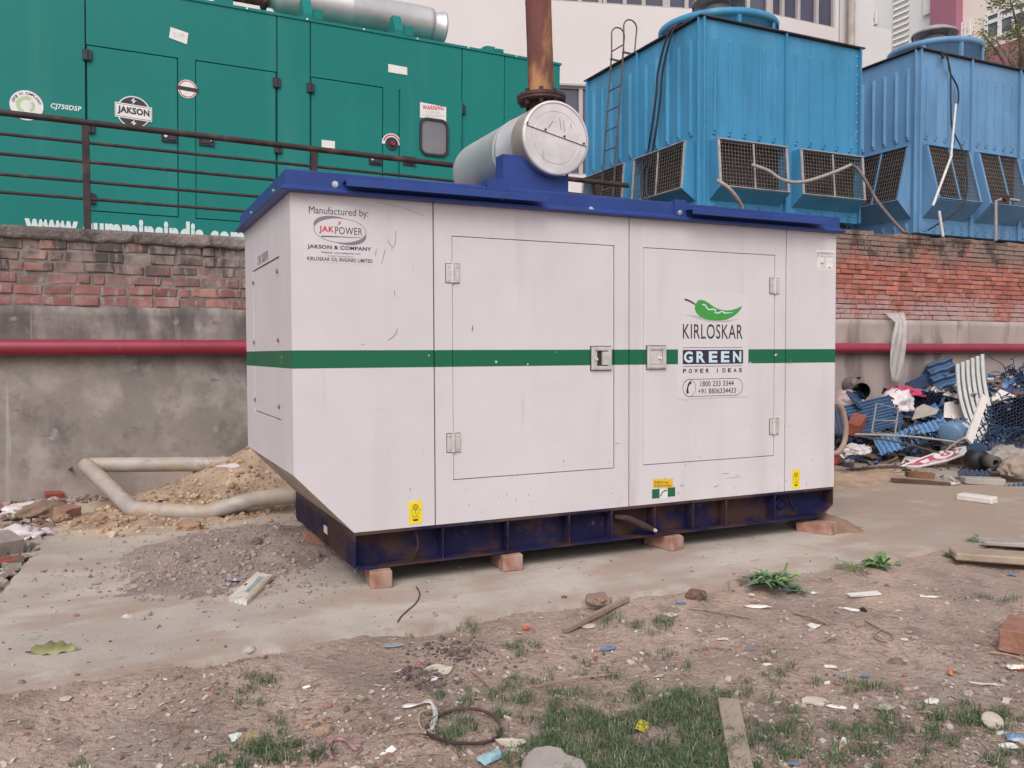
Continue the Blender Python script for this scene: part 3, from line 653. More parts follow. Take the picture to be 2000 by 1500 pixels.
PLR = M('pinkish_plaster', (.36, .29, .27), .12, 1.5, .9, bump=.35, bsc=14, bdist=.012, spots=[
    dict(c=(.42, .36, .34), sc=1.2, a=.5, b=.68, k=.7), dict(c=(.15, .12, .115), sc=1.2, a=.52, b=.64, st=(1.8, 1, .45), k=.8), dict(c=(.50, .46, .44), sc=9, a=.66, b=.76, k=.6)])
CAP = M('weathered_coping', (.19, .155, .145), .35, 4, .95, bump=1, bsc=24, bdist=.03, spots=[dict(c=(.34, .29, .275), sc=6, a=.52, b=.66, k=.8), dict(c=(.05, .042, .04), sc=7, a=.55, b=.68, st=(1, 1, .5), k=.8)])
def rough_slab(mb, x0, x1, z0, z1, y, mat, step=.06, amp=.012, low=None, up=None):
    """front skin of a rendered wall: a grid with a wandering lower or upper edge"""
    nx_ = int((x1-x0)/step); nz_ = max(2, int((z1-z0)/step)); vs_ = []
    for j in range(nz_+1):
        for i in range(nx_+1):
            x = x0+(x1-x0)*i/nx_; a = z0+(low(x) if low else 0); b = z1+(up(x) if up else 0); z = a+(b-a)*j/nz_
            vs_.append((x, y+amp*fb(x*2.2, z*2.2, 4), z))
    W = nx_+1; n0 = len(vs_)
    f = [(j*W+i, j*W+i+1, (j+1)*W+i+1, (j+1)*W+i) for j in range(nz_) for i in range(nx_)]
    vs_ += [(vs_[nz_*W+i][0], y+.25, vs_[nz_*W+i][2]) for i in range(W)]; f += [(nz_*W+i, nz_*W+i+1, n0+i+1, n0+i) for i in range(nx_)]
    n1 = len(vs_); vs_ += [(vs_[i][0], y+.25, vs_[i][2]) for i in range(W)]; f += [(i+1, i, n1+i, n1+i+1) for i in range(nx_)]
    mb.add(vs_, f, mat, True)
def courses(mb, x0, x1, z0, rows, ch, bl, mat, y, headers=0, joint=.012, jit=.004, top_irregular=False):
    for r in range(rows):
        x = x0-random.random()*bl
        while x < x1:
            l = bl*random.uniform(.9, 1.06) if random.random() > headers else bl*.5*random.uniform(.92, 1.08)
            z = z0+r*ch
            h = ch-joint*random.uniform(.7, 1.2); dy = random.uniform(-.006, .010)
            vs_ = [(x+a*(l-joint)+random.uniform(-jit, jit), y+dy+b*.08+random.uniform(-jit, jit)*.6, z+c*h+random.uniform(-jit, jit)+.006*nz(x*3, r)) for a in (0, 1) for b in (0, 1) for c in (0, 1)]
            if not (top_irregular and r >= rows-1 and random.random() < .35):
                mb.add(vs_, [(0, 1, 3, 2), (4, 6, 7, 5), (0, 4, 5, 1), (2, 3, 7, 6), (0, 2, 6, 4), (1, 5, 7, 3)], mat, rnd=random.random())
            x += l
WXL, WXM, WXR = -7, 3.2, 22
wl = thing('brick_wall', 'old grimy brick wall with a stained plaster plinth, left of the generator', 'wall', ((WXL+WXM)/2, WY+.15, GR))
q = MB(); q.box(WXL, WXM, WY+.022, WY+.30, 1.45, 2.02, MORT); courses(q, WXL, WXM, 1.478, 6, .087, .205, BRL, WY+.012, .25, joint=.018, jit=.007); q.build('brickwork', wl, bevel=.005)
q = MB(); rough_slab(q, WXL, WXM, 1.985, 2.083, WY-.005, CAP, .03, .035, low=lambda x: .035*fb(x*3, 1)+.02*fb(x*11, 5)); q.build('coping', wl)
q = MB(); rough_slab(q, WXL, WXM, GR-.1, 1.470, WY-.002, PLA, .06, .02, up=lambda x: .03*fb(x*2, 8)+.022*fb(x*9, 2)); q.build('plinth', wl)
wr = thing('brick_wall', 'taller red brick wall below the blue cooling towers, right of the generator', 'wall', ((WXM+WXR)/2, WY+.15, GR))
q = MB(); q.box(WXM+.002, WXR, WY+.020, WY+.30, 1.45, 2.54, MORTR); courses(q, WXM+.002, WXR, 1.493, 18, .0595, .232, BRR, WY+.006, .62, .009, .004, True); q.build('brickwork', wr, bevel=.005)
q = MB(); rough_slab(q, WXM+.002, WXR, GR-.1, 1.485, WY-.006, PLR, .07, .015, up=lambda x: .012*fb(x*3, 8)); q.build('plinth', wr)

# red water pipe along both walls
REDP = M('red_pipe_paint', (.27, .028, .052), .10, 3, .38, spots=[dict(c=(.42, .14, .16), sc=9, a=.62, b=.75, k=.5)], bump=.04)
q = MB(); q.tube([(WXL, WY-.075, 1.152), (2, WY-.075, 1.148), (8, WY-.075, 1.128), (WXR, WY-.075, 1.12)], .062, REDP, 24); q.tube([(3.0, WY-.075, 1.145), (3.12, WY-.075, 1.1445)], .072, REDP, 24)
rp = q.build('water_pipe', at=(0, WY, 1.14)); tag(rp, 'red water pipe running along the plaster plinth of both walls', 'pipe')
for x in (-4, -2.05, 4.6, 12.5):
    q = MB(); q.box(x-.015, x+.015, WY-.075, WY+.02, 1.06, 1.085, REDP); q.build('pipe_bracket', rp, at=(0, 0, 0)).location = (0, -WY, -1.14)
# plastic sheet caught on the pipe
PLS = M('dusty_polythene', (.62, .58, .56), .12, 6, .35, bump=.6, bsc=16, alpha=.48)
def sheet_on_pipe():
    rowsL = [(1728, 611), (1751, 630), (1744, 660), (1739, 690), (1736, 715), (1741, 744)]; rowsR = [(1763, 610), (1771, 632), (1772, 662), (1771, 690), (1769, 716), (1757, 748)]
    vs_ = []; nr = 15; nc = 9
    for j in range(nr+1):
        t = j/nr*5; i = min(4, int(t)); fr = t-i
        a = Vector(rowsL[i]).lerp(Vector(rowsL[i+1]), fr); b = Vector(rowsR[i]).lerp(Vector(rowsR[i+1]), fr)
        for k in range(nc+1):
            p = a.lerp(b, k/nc); y = WY-.155 if 1.4 < t else WY-.04-.115*t/1.4
            P = onY(p.x, p.y, y); P.y += .018*math.sin(k*1.9+j*.35)+.012*fb(k*.5, j*.3); vs_.append(P)
    mb = MB(); W = nc+1
    mb.add(vs_, [(j*W+k, (j+1)*W+k, (j+1)*W+k+1, j*W+k+1) for j in range(nr) for k in range(nc)], PLS, True)
    return mb
o = sheet_on_pipe().build('plastic_sheet', at=onY(1745, 680, WY-.15)); tag(o, 'torn translucent plastic sheet hanging over the red pipe', 'plastic sheet')
so_ = o.modifiers.new('t', 'SOLIDIFY'); so_.thickness = .002
q = MB(); cpz = onY(1728, 612, WY)
q.add([(cpz.x-.28, WY-.02, cpz.z-.10), (cpz.x-.02, WY-.022, cpz.z-.14), (cpz.x+.15, WY-.02, cpz.z-.03), (cpz.x+.10, WY-.02, cpz.z+.09), (cpz.x-.2, WY-.02, cpz.z+.10)], [(0, 1, 2, 3, 4)], PLR)

# ------------------------------------------------------------------ railing on top of the wall
RAILM = M('rusty_railing', (.036, .022, .022), .35, 9, .7, .1, bump=.15, bsc=40, spots=[dict(c=(.13, .055, .04), sc=7, a=.55, b=.7, k=.7)])
rl = thing('railing', 'rusty brown pipe railing on top of the brick wall, in front of the green container', 'railing', (0, 3.66, 2.05))
RY = 3.63
def zr(x, u0): return u0
def rail(z0, z1, r, x0=-6.5, x1=3.93):
    q = MB(); q.tube([(x0, RY, z0+(z1-z0)*(x0+1.2)/3.2), (x1, RY, z0+(z1-z0)*(x1+1.2)/3.2)], r, RAILM, 10); q.build('rail', rl)
za = [onY(0, v, RY).z for v in (222, 263, 302, 342, 377)]
zb = [onY(880, 322, RY).z, onY(560, 313, RY).z]
rail(za[0], za[0]-.056, .026)
for z in za[1:]: rail(z, z-.045, .0135)
for x in (-4.75, -2.97, -1.165, .64, 2.46, 3.55):
    q = MB(); q.box(x-.027, x+.027, RY-.020, RY+.020, 2.06, za[0]-.025-.0175*(x+1.2), RAILM); q.build('post', rl, bevel=.003)
# ------------------------------------------------------------------ green container generator
TEAL = M('teal_paint', (.012, .185, .165), .05, .7, .45, spec=.2, bump=.05, bsc=2, spots=[dict(c=(.07, .26, .235), sc=2.2, a=.52, b=.75, st=(1.4, 1, .12), k=.22), dict(c=(.012, .13, .12), sc=6, a=.62, b=.74, k=.4)])
TEALD = M('teal_seam', (.004, .04, .04), .1, 4, .7)
BLKP = M('black_plastic', (.025, .022, .03), .2, 10, .5)
cg = thing('container_generator', 'large green container generator with lettering behind the railing', 'generator', (.4, 6.5, 2.05))
cg.rotation_euler = (0, R(.75), 0); cg['_local'] = 1
CO = Vector((.4, 6.5, 2.05))
CRi = Euler((0, R(.75), 0)).to_matrix().inverted()
def cl(p): return CRi @ (Vector(p)-CO)
def cY(u, v): # point of the front face seen at (u, v), in container coordinates
    d = CRi @ ray(u, v); c = cl(CPOS); return c+d*((-1.2-c.y)/d.y)
def cx_(u, v=300): return cY(u, v).x
FY = -1.2; CZB = .02; CZT = (cY(1093, 122).z+cY(500, 12).z)/2-.02; CX0 = -3.7; CX1 = cx_(1092)
b1, b2, b3, b4, b5 = cx_(168, 250), cx_(541, 200), cx_(606, 200), cx_(902, 220), cx_(985, 250)
m = MB(); m.box(CX0+.02, CX1-.02, FY+.03, 1.2, CZB, CZT-.02, TEALD)
G2 = .006
def plain(x0, x1): m.box(x0+G2, x1-G2, FY, FY+.029, CZB, CZT-.03, TEAL)
DZ0 = cY(180, 411).z
tops = [cY(250, 100).z, cY(460, 130).z, cY(690, 163).z, cY(840, 185).z]
plain(CX0, b1); plain(b2, b3); plain(b4, b5); m.box(b5+.002, CX1, FY, FY+.029, CZB, CZT-.03, TEAL)
dA = (b1+.012, cx_(347, 250)); dB = (cx_(383, 250), b2-.012); dC = (b3+.012, cx_(747, 270)); dD = (cx_(780, 270), b4-.012)
def bay(x0, x1, d0, d1, t):
    """front skin of one bay with two door openings"""
    xm = (d0[1]+d1[0])/2
    m.frame(x0+G2, xm, CZB, CZT-.03, d0[0]-.007, d0[1]+.007, DZ0-.008, t[0]+.008, FY, FY+.029, TEAL)
    m.frame(xm, x1-G2, CZB, CZT-.03, d1[0]-.007, d1[1]+.007, DZ0-.008, t[1]+.008, FY, FY+.029, TEAL)
bay(b1, b2, dA, dB, tops[:2]); bay(b3, b4, dC, dD, tops[2:])
m.box(CX0, CX1+.012, FY-.012, 1.22, CZT-.0295, CZT, TEAL); m.box(CX1-.0195, CX1+.001, FY+.0295, 1.2, CZB, CZT-.03, TEAL)
for i in range(12): m.disc((CX0+.5+i*.62, FY-.013, CZT-.015), (0, -1, 0), .012, .006, ZINC, 8)
cb = m.build('container_body', cg, bevel=.004)
doors = []
for d, t in zip((dA, dB, dC, dD), tops):
    q = MB(); y = FY+.003 if d is not dD else FY-.035
    q.box(d[0], d[1], y, FY+.028, DZ0, t, TEAL); doors.append(q.build('door', cg, bevel=.004))
def chinge(u, v, par):
    p = cY(u, v); q = MB(); q.box(p.x-.04, p.x-.002, FY-.022, FY-.0005, p.z-.05, p.z+.05, BLKP); q.box(p.x+.002, p.x+.04, FY-.022, FY-.0005, p.z-.05, p.z+.05, BLKP); q.tube([(p.x, FY-.024, p.z-.052), (p.x, FY-.024, p.z+.052)], .012, BLKP, 8); q.build('hinge', par, bevel=.004)
for u, v, i in ((170, 108, 0), (176, 250, 0), (178, 388, 0), (540, 162, 1), (543, 290, 1), (606, 172, 2), (612, 297, 2), (902, 214, 3)): chinge(u, v, doors[i])
def clatch(u, v, s, par, dy=0):
    p = cY(u, v); q = MB(); y = FY-dy; q.frame(p.x-.075, p.x+.075, p.z-.05, p.z+.05, p.x-.06, p.x+.06, p.z-.036, p.z+.036, y-.016, y-.0005, BLKP); q.box(p.x-.06, p.x+.06, y-.006, y-.0004, p.z-.036, p.z+.036, BLKP); q.disc((p.x-s*.035, y-.006, p.z+.008), (0, -1, 0), .018, .008, ZINC, 14); q.box(p.x+s*.01-.03, p.x+s*.01+.05, y-.020, y-.0065, p.z-.032, p.z+.032, BLKP); q.build('latch', par, bevel=.003)
clatch(331, 268, 1, doors[0]); clatch(403, 275, -1, doors[1]); clatch(733, 313, 1, doors[2]); clatch(797, 316, -1, doors[3], .035)
# window in the fourth door
p0 = cY(845, 270); wq = cY(873, 270).x-cY(817, 270).x; hq = cY(845, 233).z-cY(845, 306).z
GLS = M('dark_glass', (.17, .165, .18), .15, 2, .2, spec=.6)
def rrect(w_, h_, r, n=6):
    P = []
    for cx_2, cz_2, a0 in ((w_/2-r, h_/2-r, 0), (-w_/2+r, h_/2-r, 90), (-w_/2+r, -h_/2+r, 180), (w_/2-r, -h_/2+r, 270)):
        P += [(cx_2+r*math.cos(R(a0+90*i/n)), cz_2+r*math.sin(R(a0+90*i/n))) for i in range(n+1)]
    return P
q = MB(); dy = FY-.035
A = rrect(wq, hq, .09); Bq = rrect(wq-.05, hq-.05, .07); nA = len(A)
vs_ = [(p0.x+x, dy-.022, p0.z+z) for x, z in A+Bq]+[(p0.x+x, dy-.0005, p0.z+z) for x, z in A+Bq]
f = []
for i in range(nA):
    j = (i+1) % nA; f += [(i, j, j+nA, i+nA), (i, i+2*nA, j+2*nA, j), (i+nA, j+nA, j+3*nA, i+3*nA)]
q.add(vs_, f, BLKP)
wf = q.build('window_frame', doors[3])
q = MB(); q.add([(p0.x+x, dy-.004, p0.z+z) for x, z in rrect(wq-.046, hq-.046, .07)], [tuple(range(nA))], GLS); q.build('pane', doors[3])
# lettering
def cs(u, v): p = cY(u, v); return p.x, p.z
def ctext(q, body, u0, v0, u1, v1, mat, bold=0, sh=0, off=-.006):
    x0, z1 = cs(u0, v0); x1, z0 = cs(u1, v1); hgt = abs(cs(u0, v0)[1]-cs(u0, v1)[1])
    q.text(body, (0, FY+off, 0), UX, UZ, x0, x1, z1-hgt, z1, mat, bold, sh)
LW = M('white_lettering', (.60, .68, .68), .03, 4, .5)
q = MB(); x0 = cs(48, 432)[0]; x1 = cs(478, 460)[0]; zt_ = cs(300, 432)[1]
q.text('www.cumminsindia.com', (0, FY-.004, 0), UX, UZ, x0, x1, zt_-.240, zt_+.020, LW, .05); q.build('web_lettering', cb)
q = MB(); x0, z1 = cs(98, 201); x1, z0 = cs(158, 214)
q.text('CJ750D5P', (0, FY-.004, 0), UX, UZ, x0, x1, z1-.062, z1, LW, .035, .12); q.build('model_lettering', cb)
# round compliance sticker
q = MB(); X, Z = cs(52, 206); rr = abs(cs(85, 206)[0]-X)
LG = M('pale_green_ink', (.42, .55, .33), .1, 6, .5)
q.disc((X, FY-.0005, Z), (0, -1, 0), rr, .003, PAPERW, 36)
def ring(mb, X, Z, ra, rb, t0, t1, off, mat, n=30):
    A = [(X+ra*math.cos(t0+(t1-t0)*i/n), Z+ra*math.sin(t0+(t1-t0)*i/n)) for i in range(n+1)]; B_ = [(X+rb*math.cos(t0+(t1-t0)*i/n), Z+rb*math.sin(t0+(t1-t0)*i/n)) for i in range(n+1)]
    mb.add([(x, FY+off, z) for x, z in A+B_], [(i, i+1, i+n+2, i+n+1) for i in range(n)], mat)
ring(q, X, Z, rr*.62, rr*.38, R(60), R(250), -.0045, LG); ring(q, X, Z, rr*.50, rr*.30, R(-60), R(40), -.0045, LG)
word = 'CPCB II COMPLIANT'
for i, c in enumerate(word):
    if c == ' ': continue
    a = R(165-150*i/(len(word)-1)); cxp = X+math.cos(a)*rr*.72; czp = Z+math.sin(a)*rr*.72; ux = Vector((math.sin(a), 0, -math.cos(a))); uy = Vector((math.cos(a), 0, math.sin(a)))
    q.text(c, (cxp, FY-.0045, czp), ux, uy, -rr*(.03 if c == 'I' else .065), rr*(.03 if c == 'I' else .065), 0, rr*.17, INK, .03)
q.build('compliance_sticker', cb)
# JAKSON emblem
q = MB(); X, Z = cs(261, 219); hw = abs(cs(297, 219)[0]-X); hh = .072; ra = .155
def slant(x): return -.03*x
def lbox(q, X, Z, hw, hh, off, mat): q.add([(X+a*hw, FY+off, Z+b*hh-.045*a*hw) for a, b in ((-1, -1), (1, -1), (1, 1), (-1, 1))], [(0, 1, 2, 3)], mat)
q.disc((X, FY-.0012, Z), (0, -1, 0), ra, .002, PAPERW, 40); q.disc((X, FY-.0034, Z), (0, -1, 0), ra*.93, .001, BLKP, 40)
lbox(q, X, Z, hw, hh, -.0050, PAPERW); lbox(q, X, Z, hw*.955, hh*.86, -.0056, BLKP); lbox(q, X, Z, hw*.935, hh*.80, -.0062, PAPERW)
q.text('JAKSON', (0, FY-.0070, 0), (1, 0, -.045), UZ, X-hw*.86, X+hw*.86, Z-hh*.58+.045*X, Z+hh*.58+.045*X, INK, .05)
for s in (1, -1): q.add([(X+a*.03, FY-.0054, Z+s*ra*.70+b*.03) for a, b in ((.3, 1.1), (-.9, -.1), (-.1, 0), (-.4, -1.1), (.9, .2), (.1, .1))], [tuple(range(6))], PAPERW)
q.build('emblem_sticker', doors[0])
def card(name, pts, mat, par, off=-.006, lines=()):
    q = MB(); q.add([(*cs(a, b)[:1], FY+off, cs(a, b)[1]) for a, b in pts], [(3, 2, 1, 0)], mat)
    for body, u0, v0, u1, v1, mt, bd in lines:
        x0, z1 = cs(u0, v0); x1, z0 = cs(u1, v1); z0b = cs(u0, v1)[1]; sl = (z0-z0b)/(x1-x0)*.75
        q.text(body, (0, FY+off-.001, 0), (1, 0, sl), UZ, x0, x1, z0b-sl*x0, z1-sl*x0, mt, bd)
    return q.build(name, par)
card('paper_note', [(333, 53), (368, 65), (365, 87), (330, 74)], PAPERW, cb, lines=[('C-2A', 339, 65, 360, 72, SHADOWINK, 0)])
card('white_label', [(758, 125), (795, 132), (795, 147), (758, 141)], PAPERW, cb)
card('small_label', [(628, 273), (654, 276), (654, 291), (628, 288)], PAPERW, doors[2], -.0045)
card('warning_sticker', [(818, 201), (869, 211), (869, 239), (818, 231)], PAPERW, doors[3], -.040, [('WARNING', 823, 207, 864, 216, REDINK, .03), ('DO NOT OPEN', 830, 219, 857, 223, SHADOWINK, 0), ('WHILE RUNNING', 822, 225, 865, 229, SHADOWINK, 0)])
q = MB(); X, Z = cs(366, 174); q.disc((X, FY-.0005, Z), (0, -1, 0), .092, .003, PAPERW, 28); lbox(q, X, Z, .105, .020, -.0050, BLKP); ring(q, X, Z, .085, .075, 0, 6.28, -.0042, REDINK); q.build('round_sticker', cb)
q = MB(); X, Z = cs(765, 281); ring(q, X, Z, .115, .075, R(-5), R(185), -.004, PAPERW); q.disc((X, FY-.0005, Z), (0, -1, 0), .07, .012, BLKP, 24); q.disc((X, FY-.0125, Z), (0, -1, 0), .024, .03, M('dull_red_button', (.25, .02, .03), .1, 5, .5), 18); ring(q, X, Z, .104, .088, R(15), R(165), -.0045, REDINK, 20); q.build('stop_button', cb)
# rooftop silencer
sy = -.62; 
def cyp(u, v, y):
    d = CRi @ ray(u, v); c = cl(CPOS); return c+d*((y-c.y)/d.y)
e1 = cyp(856, 51, sy); rs_ = (cyp(856, 20, sy).z-cyp(856, 83, sy).z)/2; xa = cyp(540, 10, sy).x; zc = e1.z
q = MB(); L_ = e1.x-xa
q.lathe([(0, 0), (.14, 0), (.14, .06), (rs_*.95, .10), (rs_, .16), (rs_, L_*.48), (rs_*1.012, L_*.485), (rs_, L_*.49), (rs_, L_-.05), (rs_*.97, L_), (0, L_)], (xa-.1, sy, zc), (1, 0, 0), SILVER, 40)
q.lathe([(.17, 0), (.17, .12), (rs_*.98, .13), (rs_*.98, .16), (0, .16)], (xa-.1+L_, sy, zc-.02), (1, 0, 0), SILVER, 32)
rs2 = q.build('silencer', cg)
q = MB(); q.lathe([(0, 0), (.135, 0), (.135, .55), (.17, .55), (.17, .60), (0, .60)], (xa-.71, sy, zc), (1, 0, 0), RUST, 24); q.build('exhaust_flange', rs2)
def tri_br(u, s=1):
    p = cY(u, 60); q = MB(); x = p.x
    q.prism([(-1.19, CZT+.001), (-.80, CZT+.001), (-.80, CZT+.02), (-.98, CZT+.26*s), (-1.06, CZT+.26*s), (-1.19, CZT+.06)], (x, 0, 0), (0, 1, 0), UZ, .10, TEAL); q.box(x+.001, x+.10, -1.215, -1.13, CZT+.001, CZT+.11*s, TEAL); q.build('silencer_bracket', cg, bevel=.003)
tri_br(612); tri_br(790); tri_br(968, .35)
q = MB(); p = cY(436, 4); q.box(p.x-.08, p.x+.10, -1.19, -1.05, CZT+.001, CZT+.07, TEAL); q.build('lifting_lug', cg, bevel=.004)

# ------------------------------------------------------------------ cooling towers
def tblue(n, c): return M(n, c, .07, 1.2, .5, spec=.22, bump=.06, bsc=4, spots=[dict(c=tuple(x*.72 for x in c), sc=2.0, a=.48, b=.68, st=(1.6, 1.6, .25), k=.65), dict(c=tuple(min(1, x*1.15+.06) for x in c), sc=1.3, a=.50, b=.70, st=(2.2, 2.2, .2), k=.45), dict(c=(.30, .34, .38), sc=9, a=.66, b=.76, st=(1, 1, .35), k=.5), dict(c=(.10, .08, .09), sc=16, a=.68, b=.76, k=.6)])
TB1 = tblue('cooling_tower_blue', (.060, .255, .44)); TB2 = tblue('cooling_tower_faded_blue', (.14, .285, .47))
EDGE = M('dark_edge_trim', (.06, .05, .06), .3, 8, .8); FRM = M('grey_louvre_frame', (.36, .33, .33), .2, 12, .7); MESHW = M('grille_wire', (.19, .165, .15), .3, 20, .7)
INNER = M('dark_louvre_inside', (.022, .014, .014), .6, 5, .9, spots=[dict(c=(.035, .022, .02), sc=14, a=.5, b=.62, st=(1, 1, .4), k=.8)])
BASEM = M('dark_plinth', (.045, .038, .037), .3, 4, .9)
CAPM = M('weathered_motor_cover', (.30, .29, .30), .25, 5, .6)
def tower(label, X0, X1, Y0, Y1, Z0, Z1, nf, ns, mat, fan, lz, wires=1, dt=.15, hd=.20, mup=.29):
    t = thing('cooling_tower', label, 'cooling tower', ((X0+X1)/2, (Y0+Y1)/2, 2.04))
    m = MB(); m.box(X0, X1, Y0, Y1, Z0, Z1, mat)
    lt, lo, lb = lz          # louvre top, louvre lower edge, foot of hood
    def rib(face, c, z0, z1):
        h, d = .022, .038
        if face == 'f': P = [(c-h, Y0), (c-h*.4, Y0-d), (c+h*.4, Y0-d), (c+h, Y0)]; 
        else: P = [(X0, c+h), (X0-d, c+h*.4), (X0-d, c-h*.4), (X0, c-h)]
        vs_ = [(a, b, z0+.03 if k in (1, 2) else z0) for k, (a, b) in enumerate(P)]+[(a, b, z1-.03 if k in (1, 2) else z1) for k, (a, b) in enumerate(P)]
        m.add(vs_, [(0, 1, 5, 4), (1, 2, 6, 5), (2, 3, 7, 6), (3, 2, 1, 0), (4, 5, 6, 7)], mat)
        m.lathe([(0, 0), (.03, 0), (.02, .016), (0, .02)], ((c, Y0, z0) if face == 'f' else (X0, c, z0)), (0, -1, 0) if face == 'f' else (-1, 0, 0), mat, 8)
    for face, a, b, n in (('f', X0, X1, nf), ('s', Y0, Y1, ns)):
        wd = (b-a)/n
        for i in range(n):
            for k in range(5):
                c = a+wd*(i+(k+.8)/5.6); rib(face, c, lt+.10, Z1-.22); rib(face, c, Z0+.05, lb-.06 if lb-.06 > Z0+.12 else Z0+.12)
        for i in range(n+1):   # flanges at the seams
            c = a+wd*i; c = min(max(c, a+.02), b-.02)
            if face == 'f': m.box(c-.012, c+.012, Y0-.045, Y0-.0005, Z0+.003, Z1+.01, mat)
            else: m.box(X0-.045, X0-.0005, c-.012, c+.012, Z0+.003, Z1+.01, mat)
            for k in range(18):
                z = Z0+.1+(Z1-Z0-.2)*k/17
                if face == 'f': m.disc((c+.045 if i < n else c-.045, Y0-.0005, z), (0, -1, 0), .012, .010, ZINC if i == n else mat, 6)
    m.box(X0-.05, X1+.05, Y0-.05, Y1+.05, Z1+.0105, Z1+.028, EDGE)
    body = m.build('tower_body', t, bevel=.003)
    q = MB(); q.box(X0+.12, X1-.12, Y0+.12, Y1-.12, 2.042, Z0-.001, BASEM); q.build('plinth', t)
    def hood(face, c, wd):
        o = MB(); hw = wd/2
        if face == 'f': T = lambda s, d, z: (c+s, Y0-d, z)
        else: T = lambda s, d, z: (X0-d, c-s, z)
        # cheeks, underside, frame, mesh
        for s in (-hw, hw-.012):
            v = [T(s+e, d, z) for e in (0, .012) for d, z in ((.001, lt), (dt, lt), (hd, lo), (.001, lb))]
            o.add(v, [(0, 1, 2, 3), (7, 6, 5, 4), (0, 4, 5, 1), (1, 5, 6, 2), (2, 6, 7, 3), (3, 7, 4, 0)], mat)
        v = [T(s, d, z) for s in (-hw+.0125, hw-.0125) for d, z in ((hd-.003, lo), (.001, lb), (.001, lb+.012), (hd-.003, lo+.012))]
        o.add(v, [(0, 1, 2, 3), (7, 6, 5, 4), (0, 4, 5, 1), (3, 2, 6, 7), (0, 3, 7, 4)], mat)
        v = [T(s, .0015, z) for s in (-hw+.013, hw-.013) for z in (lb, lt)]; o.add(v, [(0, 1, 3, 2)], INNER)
        v = [T(s, d, z) for s in (-hw+.0125, hw-.0125) for d, z in ((.001, lt-.002), (dt, lt-.002))]; o.add(v, [(0, 1, 3, 2)], mat)
        ho = o.build('louvre_hood', t)
        o = MB(); A = lambda s, tt: Vector(T(s, dt+(hd-dt)*tt+.006, lt+(lo-lt)*tt))
        up = (0, -1, .3) if face == 'f' else (-1, 0, .3)
        for s in (-hw+.02, hw-.02, 0): o.bar(A(s, .02), A(s, .98), .035 if s else .022, .014, FRM if wires else mat, up)
        for tt in (.02, .98): o.bar(A(-hw+.003, tt)+Vector((0, 0, .004)), A(hw-.003, tt)+Vector((0, 0, .004)), .010, .035, FRM if wires else mat, up)
        nv = 22; nh = 13
        for i in range(1, nv): o.bar(A(-hw+.02+(2*hw-.04)*i/nv, .03), A(-hw+.02+(2*hw-.04)*i/nv, .97), .0036, .003, MESHW, up)
        for i in range(1, nh): o.bar(A(-hw+.02, i/nh), A(hw-.02, i/nh), .0036, .003, MESHW, up)
        o.build('louvre_grille', ho)
    wdf = (X1-X0)/nf; wds = (Y1-Y0)/ns
    for i in range(nf): hood('f', X0+wdf*(i+.5)+.02, wdf*.84)
    for i in range(ns): hood('s', Y0+wds*(i+.5), wds*.84)
    fx, fy, fr, fz = fan
    q = MB(); q.lathe([(fr*.97, Z1+.03), (fr*.97, Z1+.06), (fr, Z1+.08), (fr*.985, fz-.09), (fr*1.03, fz-.085), (fr*1.04, fz), (fr*1.0, fz+.01), (fr*.96, fz-.02), (fr*.95, Z1+.1)], (fx, fy, 0), UZ, mat, 56)
    for k in range(8):
        a = k*math.pi/4+.45; c_, s_ = math.cos(a), math.sin(a); q.bar((fx+fr*1.0*c_, fy+fr*1.0*s_, Z1+.04), (fx+fr*1.0*c_, fy+fr*1.0*s_, fz-.09), .05, .05, mat)
    q.build('fan_stack', t)
    q = MB(); mh = fz+mup
    q.lathe([(.10, fz-.3), (.10, mh-.05), (.19, mh-.03), (.19, mh+.12), (.15, mh+.15)], (fx, fy, 0), UZ, FRM, 24); q.lathe([(.16, mh+.14), (.38, mh+.16), (.37, mh+.20), (.22, mh+.28), (.07, mh+.31), (0, mh+.315)], (fx, fy, 0), UZ, CAPM, 28)
    for k in range(3):
        a = k*2.1+.3; q.bar((fx, fy, fz-.02), (fx+fr*.99*math.cos(a), fy+fr*.99*math.sin(a), fz-.02), .05, .05, EDGE)
        q.bar((fx+.36*math.cos(a), fy+.36*math.sin(a), fz-.02), (fx+.36*math.cos(a), fy+.36*math.sin(a), mh+.17), .015, .015, EDGE)
    q.build('fan_motor', t)
    return t
t1 = tower('bright blue cooling tower with a ladder on its side, behind the generator', 5.79, 8.54, 4.8, 7.60, 2.885, 5.30, 2, 2, TB1, (7.18, 6.2, .836, 5.827), (3.78, 3.16, 3.03), 1, .15, .20, .21)
t2 = tower('paler blue cooling tower, furthest right above the brick wall', 9.71, 13.10, 4.8, 8.3, 2.83, 5.48, 3, 3, TB2, (12.156, 6.47, .741, 6.333), (4.12, 3.28, 3.05), 0, .05, .27, .12)
# ladder on the left side of the first tower
STEEL = M('rusty_ladder_steel', (.13, .10, .10), .25, 12, .7, .2)
q = MB(); lx = 5.79-.14
for y in (6.40, 6.72):
    q.bar((lx-.20, y, 2.9), (lx+.02, y, 5.42), .022, .015, STEEL); pts = []
    for i in range(13):
        a = math.pi*i/12; pts.append((lx+.13-.11*math.cos(a), y, 5.72+.11*math.sin(a)))
    q.tube([(lx+.02, y, 5.35)]+pts+[(lx+.20, y, 5.335)], .011, STEEL, 8); q.bar((lx+.0, y, 5.36), (lx+.28, y, 5.345), .03, .02, STEEL)
for i in range(9):
    z = 3.15+i*.29; xx = lx-.20+.22*(z-2.9)/2.52; q.tube([(xx, 6.40, z), (xx, 6.72, z)], .010, STEEL, 6)
tag(q.build('ladder', at=(lx, 6.56, 2.9)), 'thin steel ladder with looped handrails against the blue cooling tower', 'ladder')
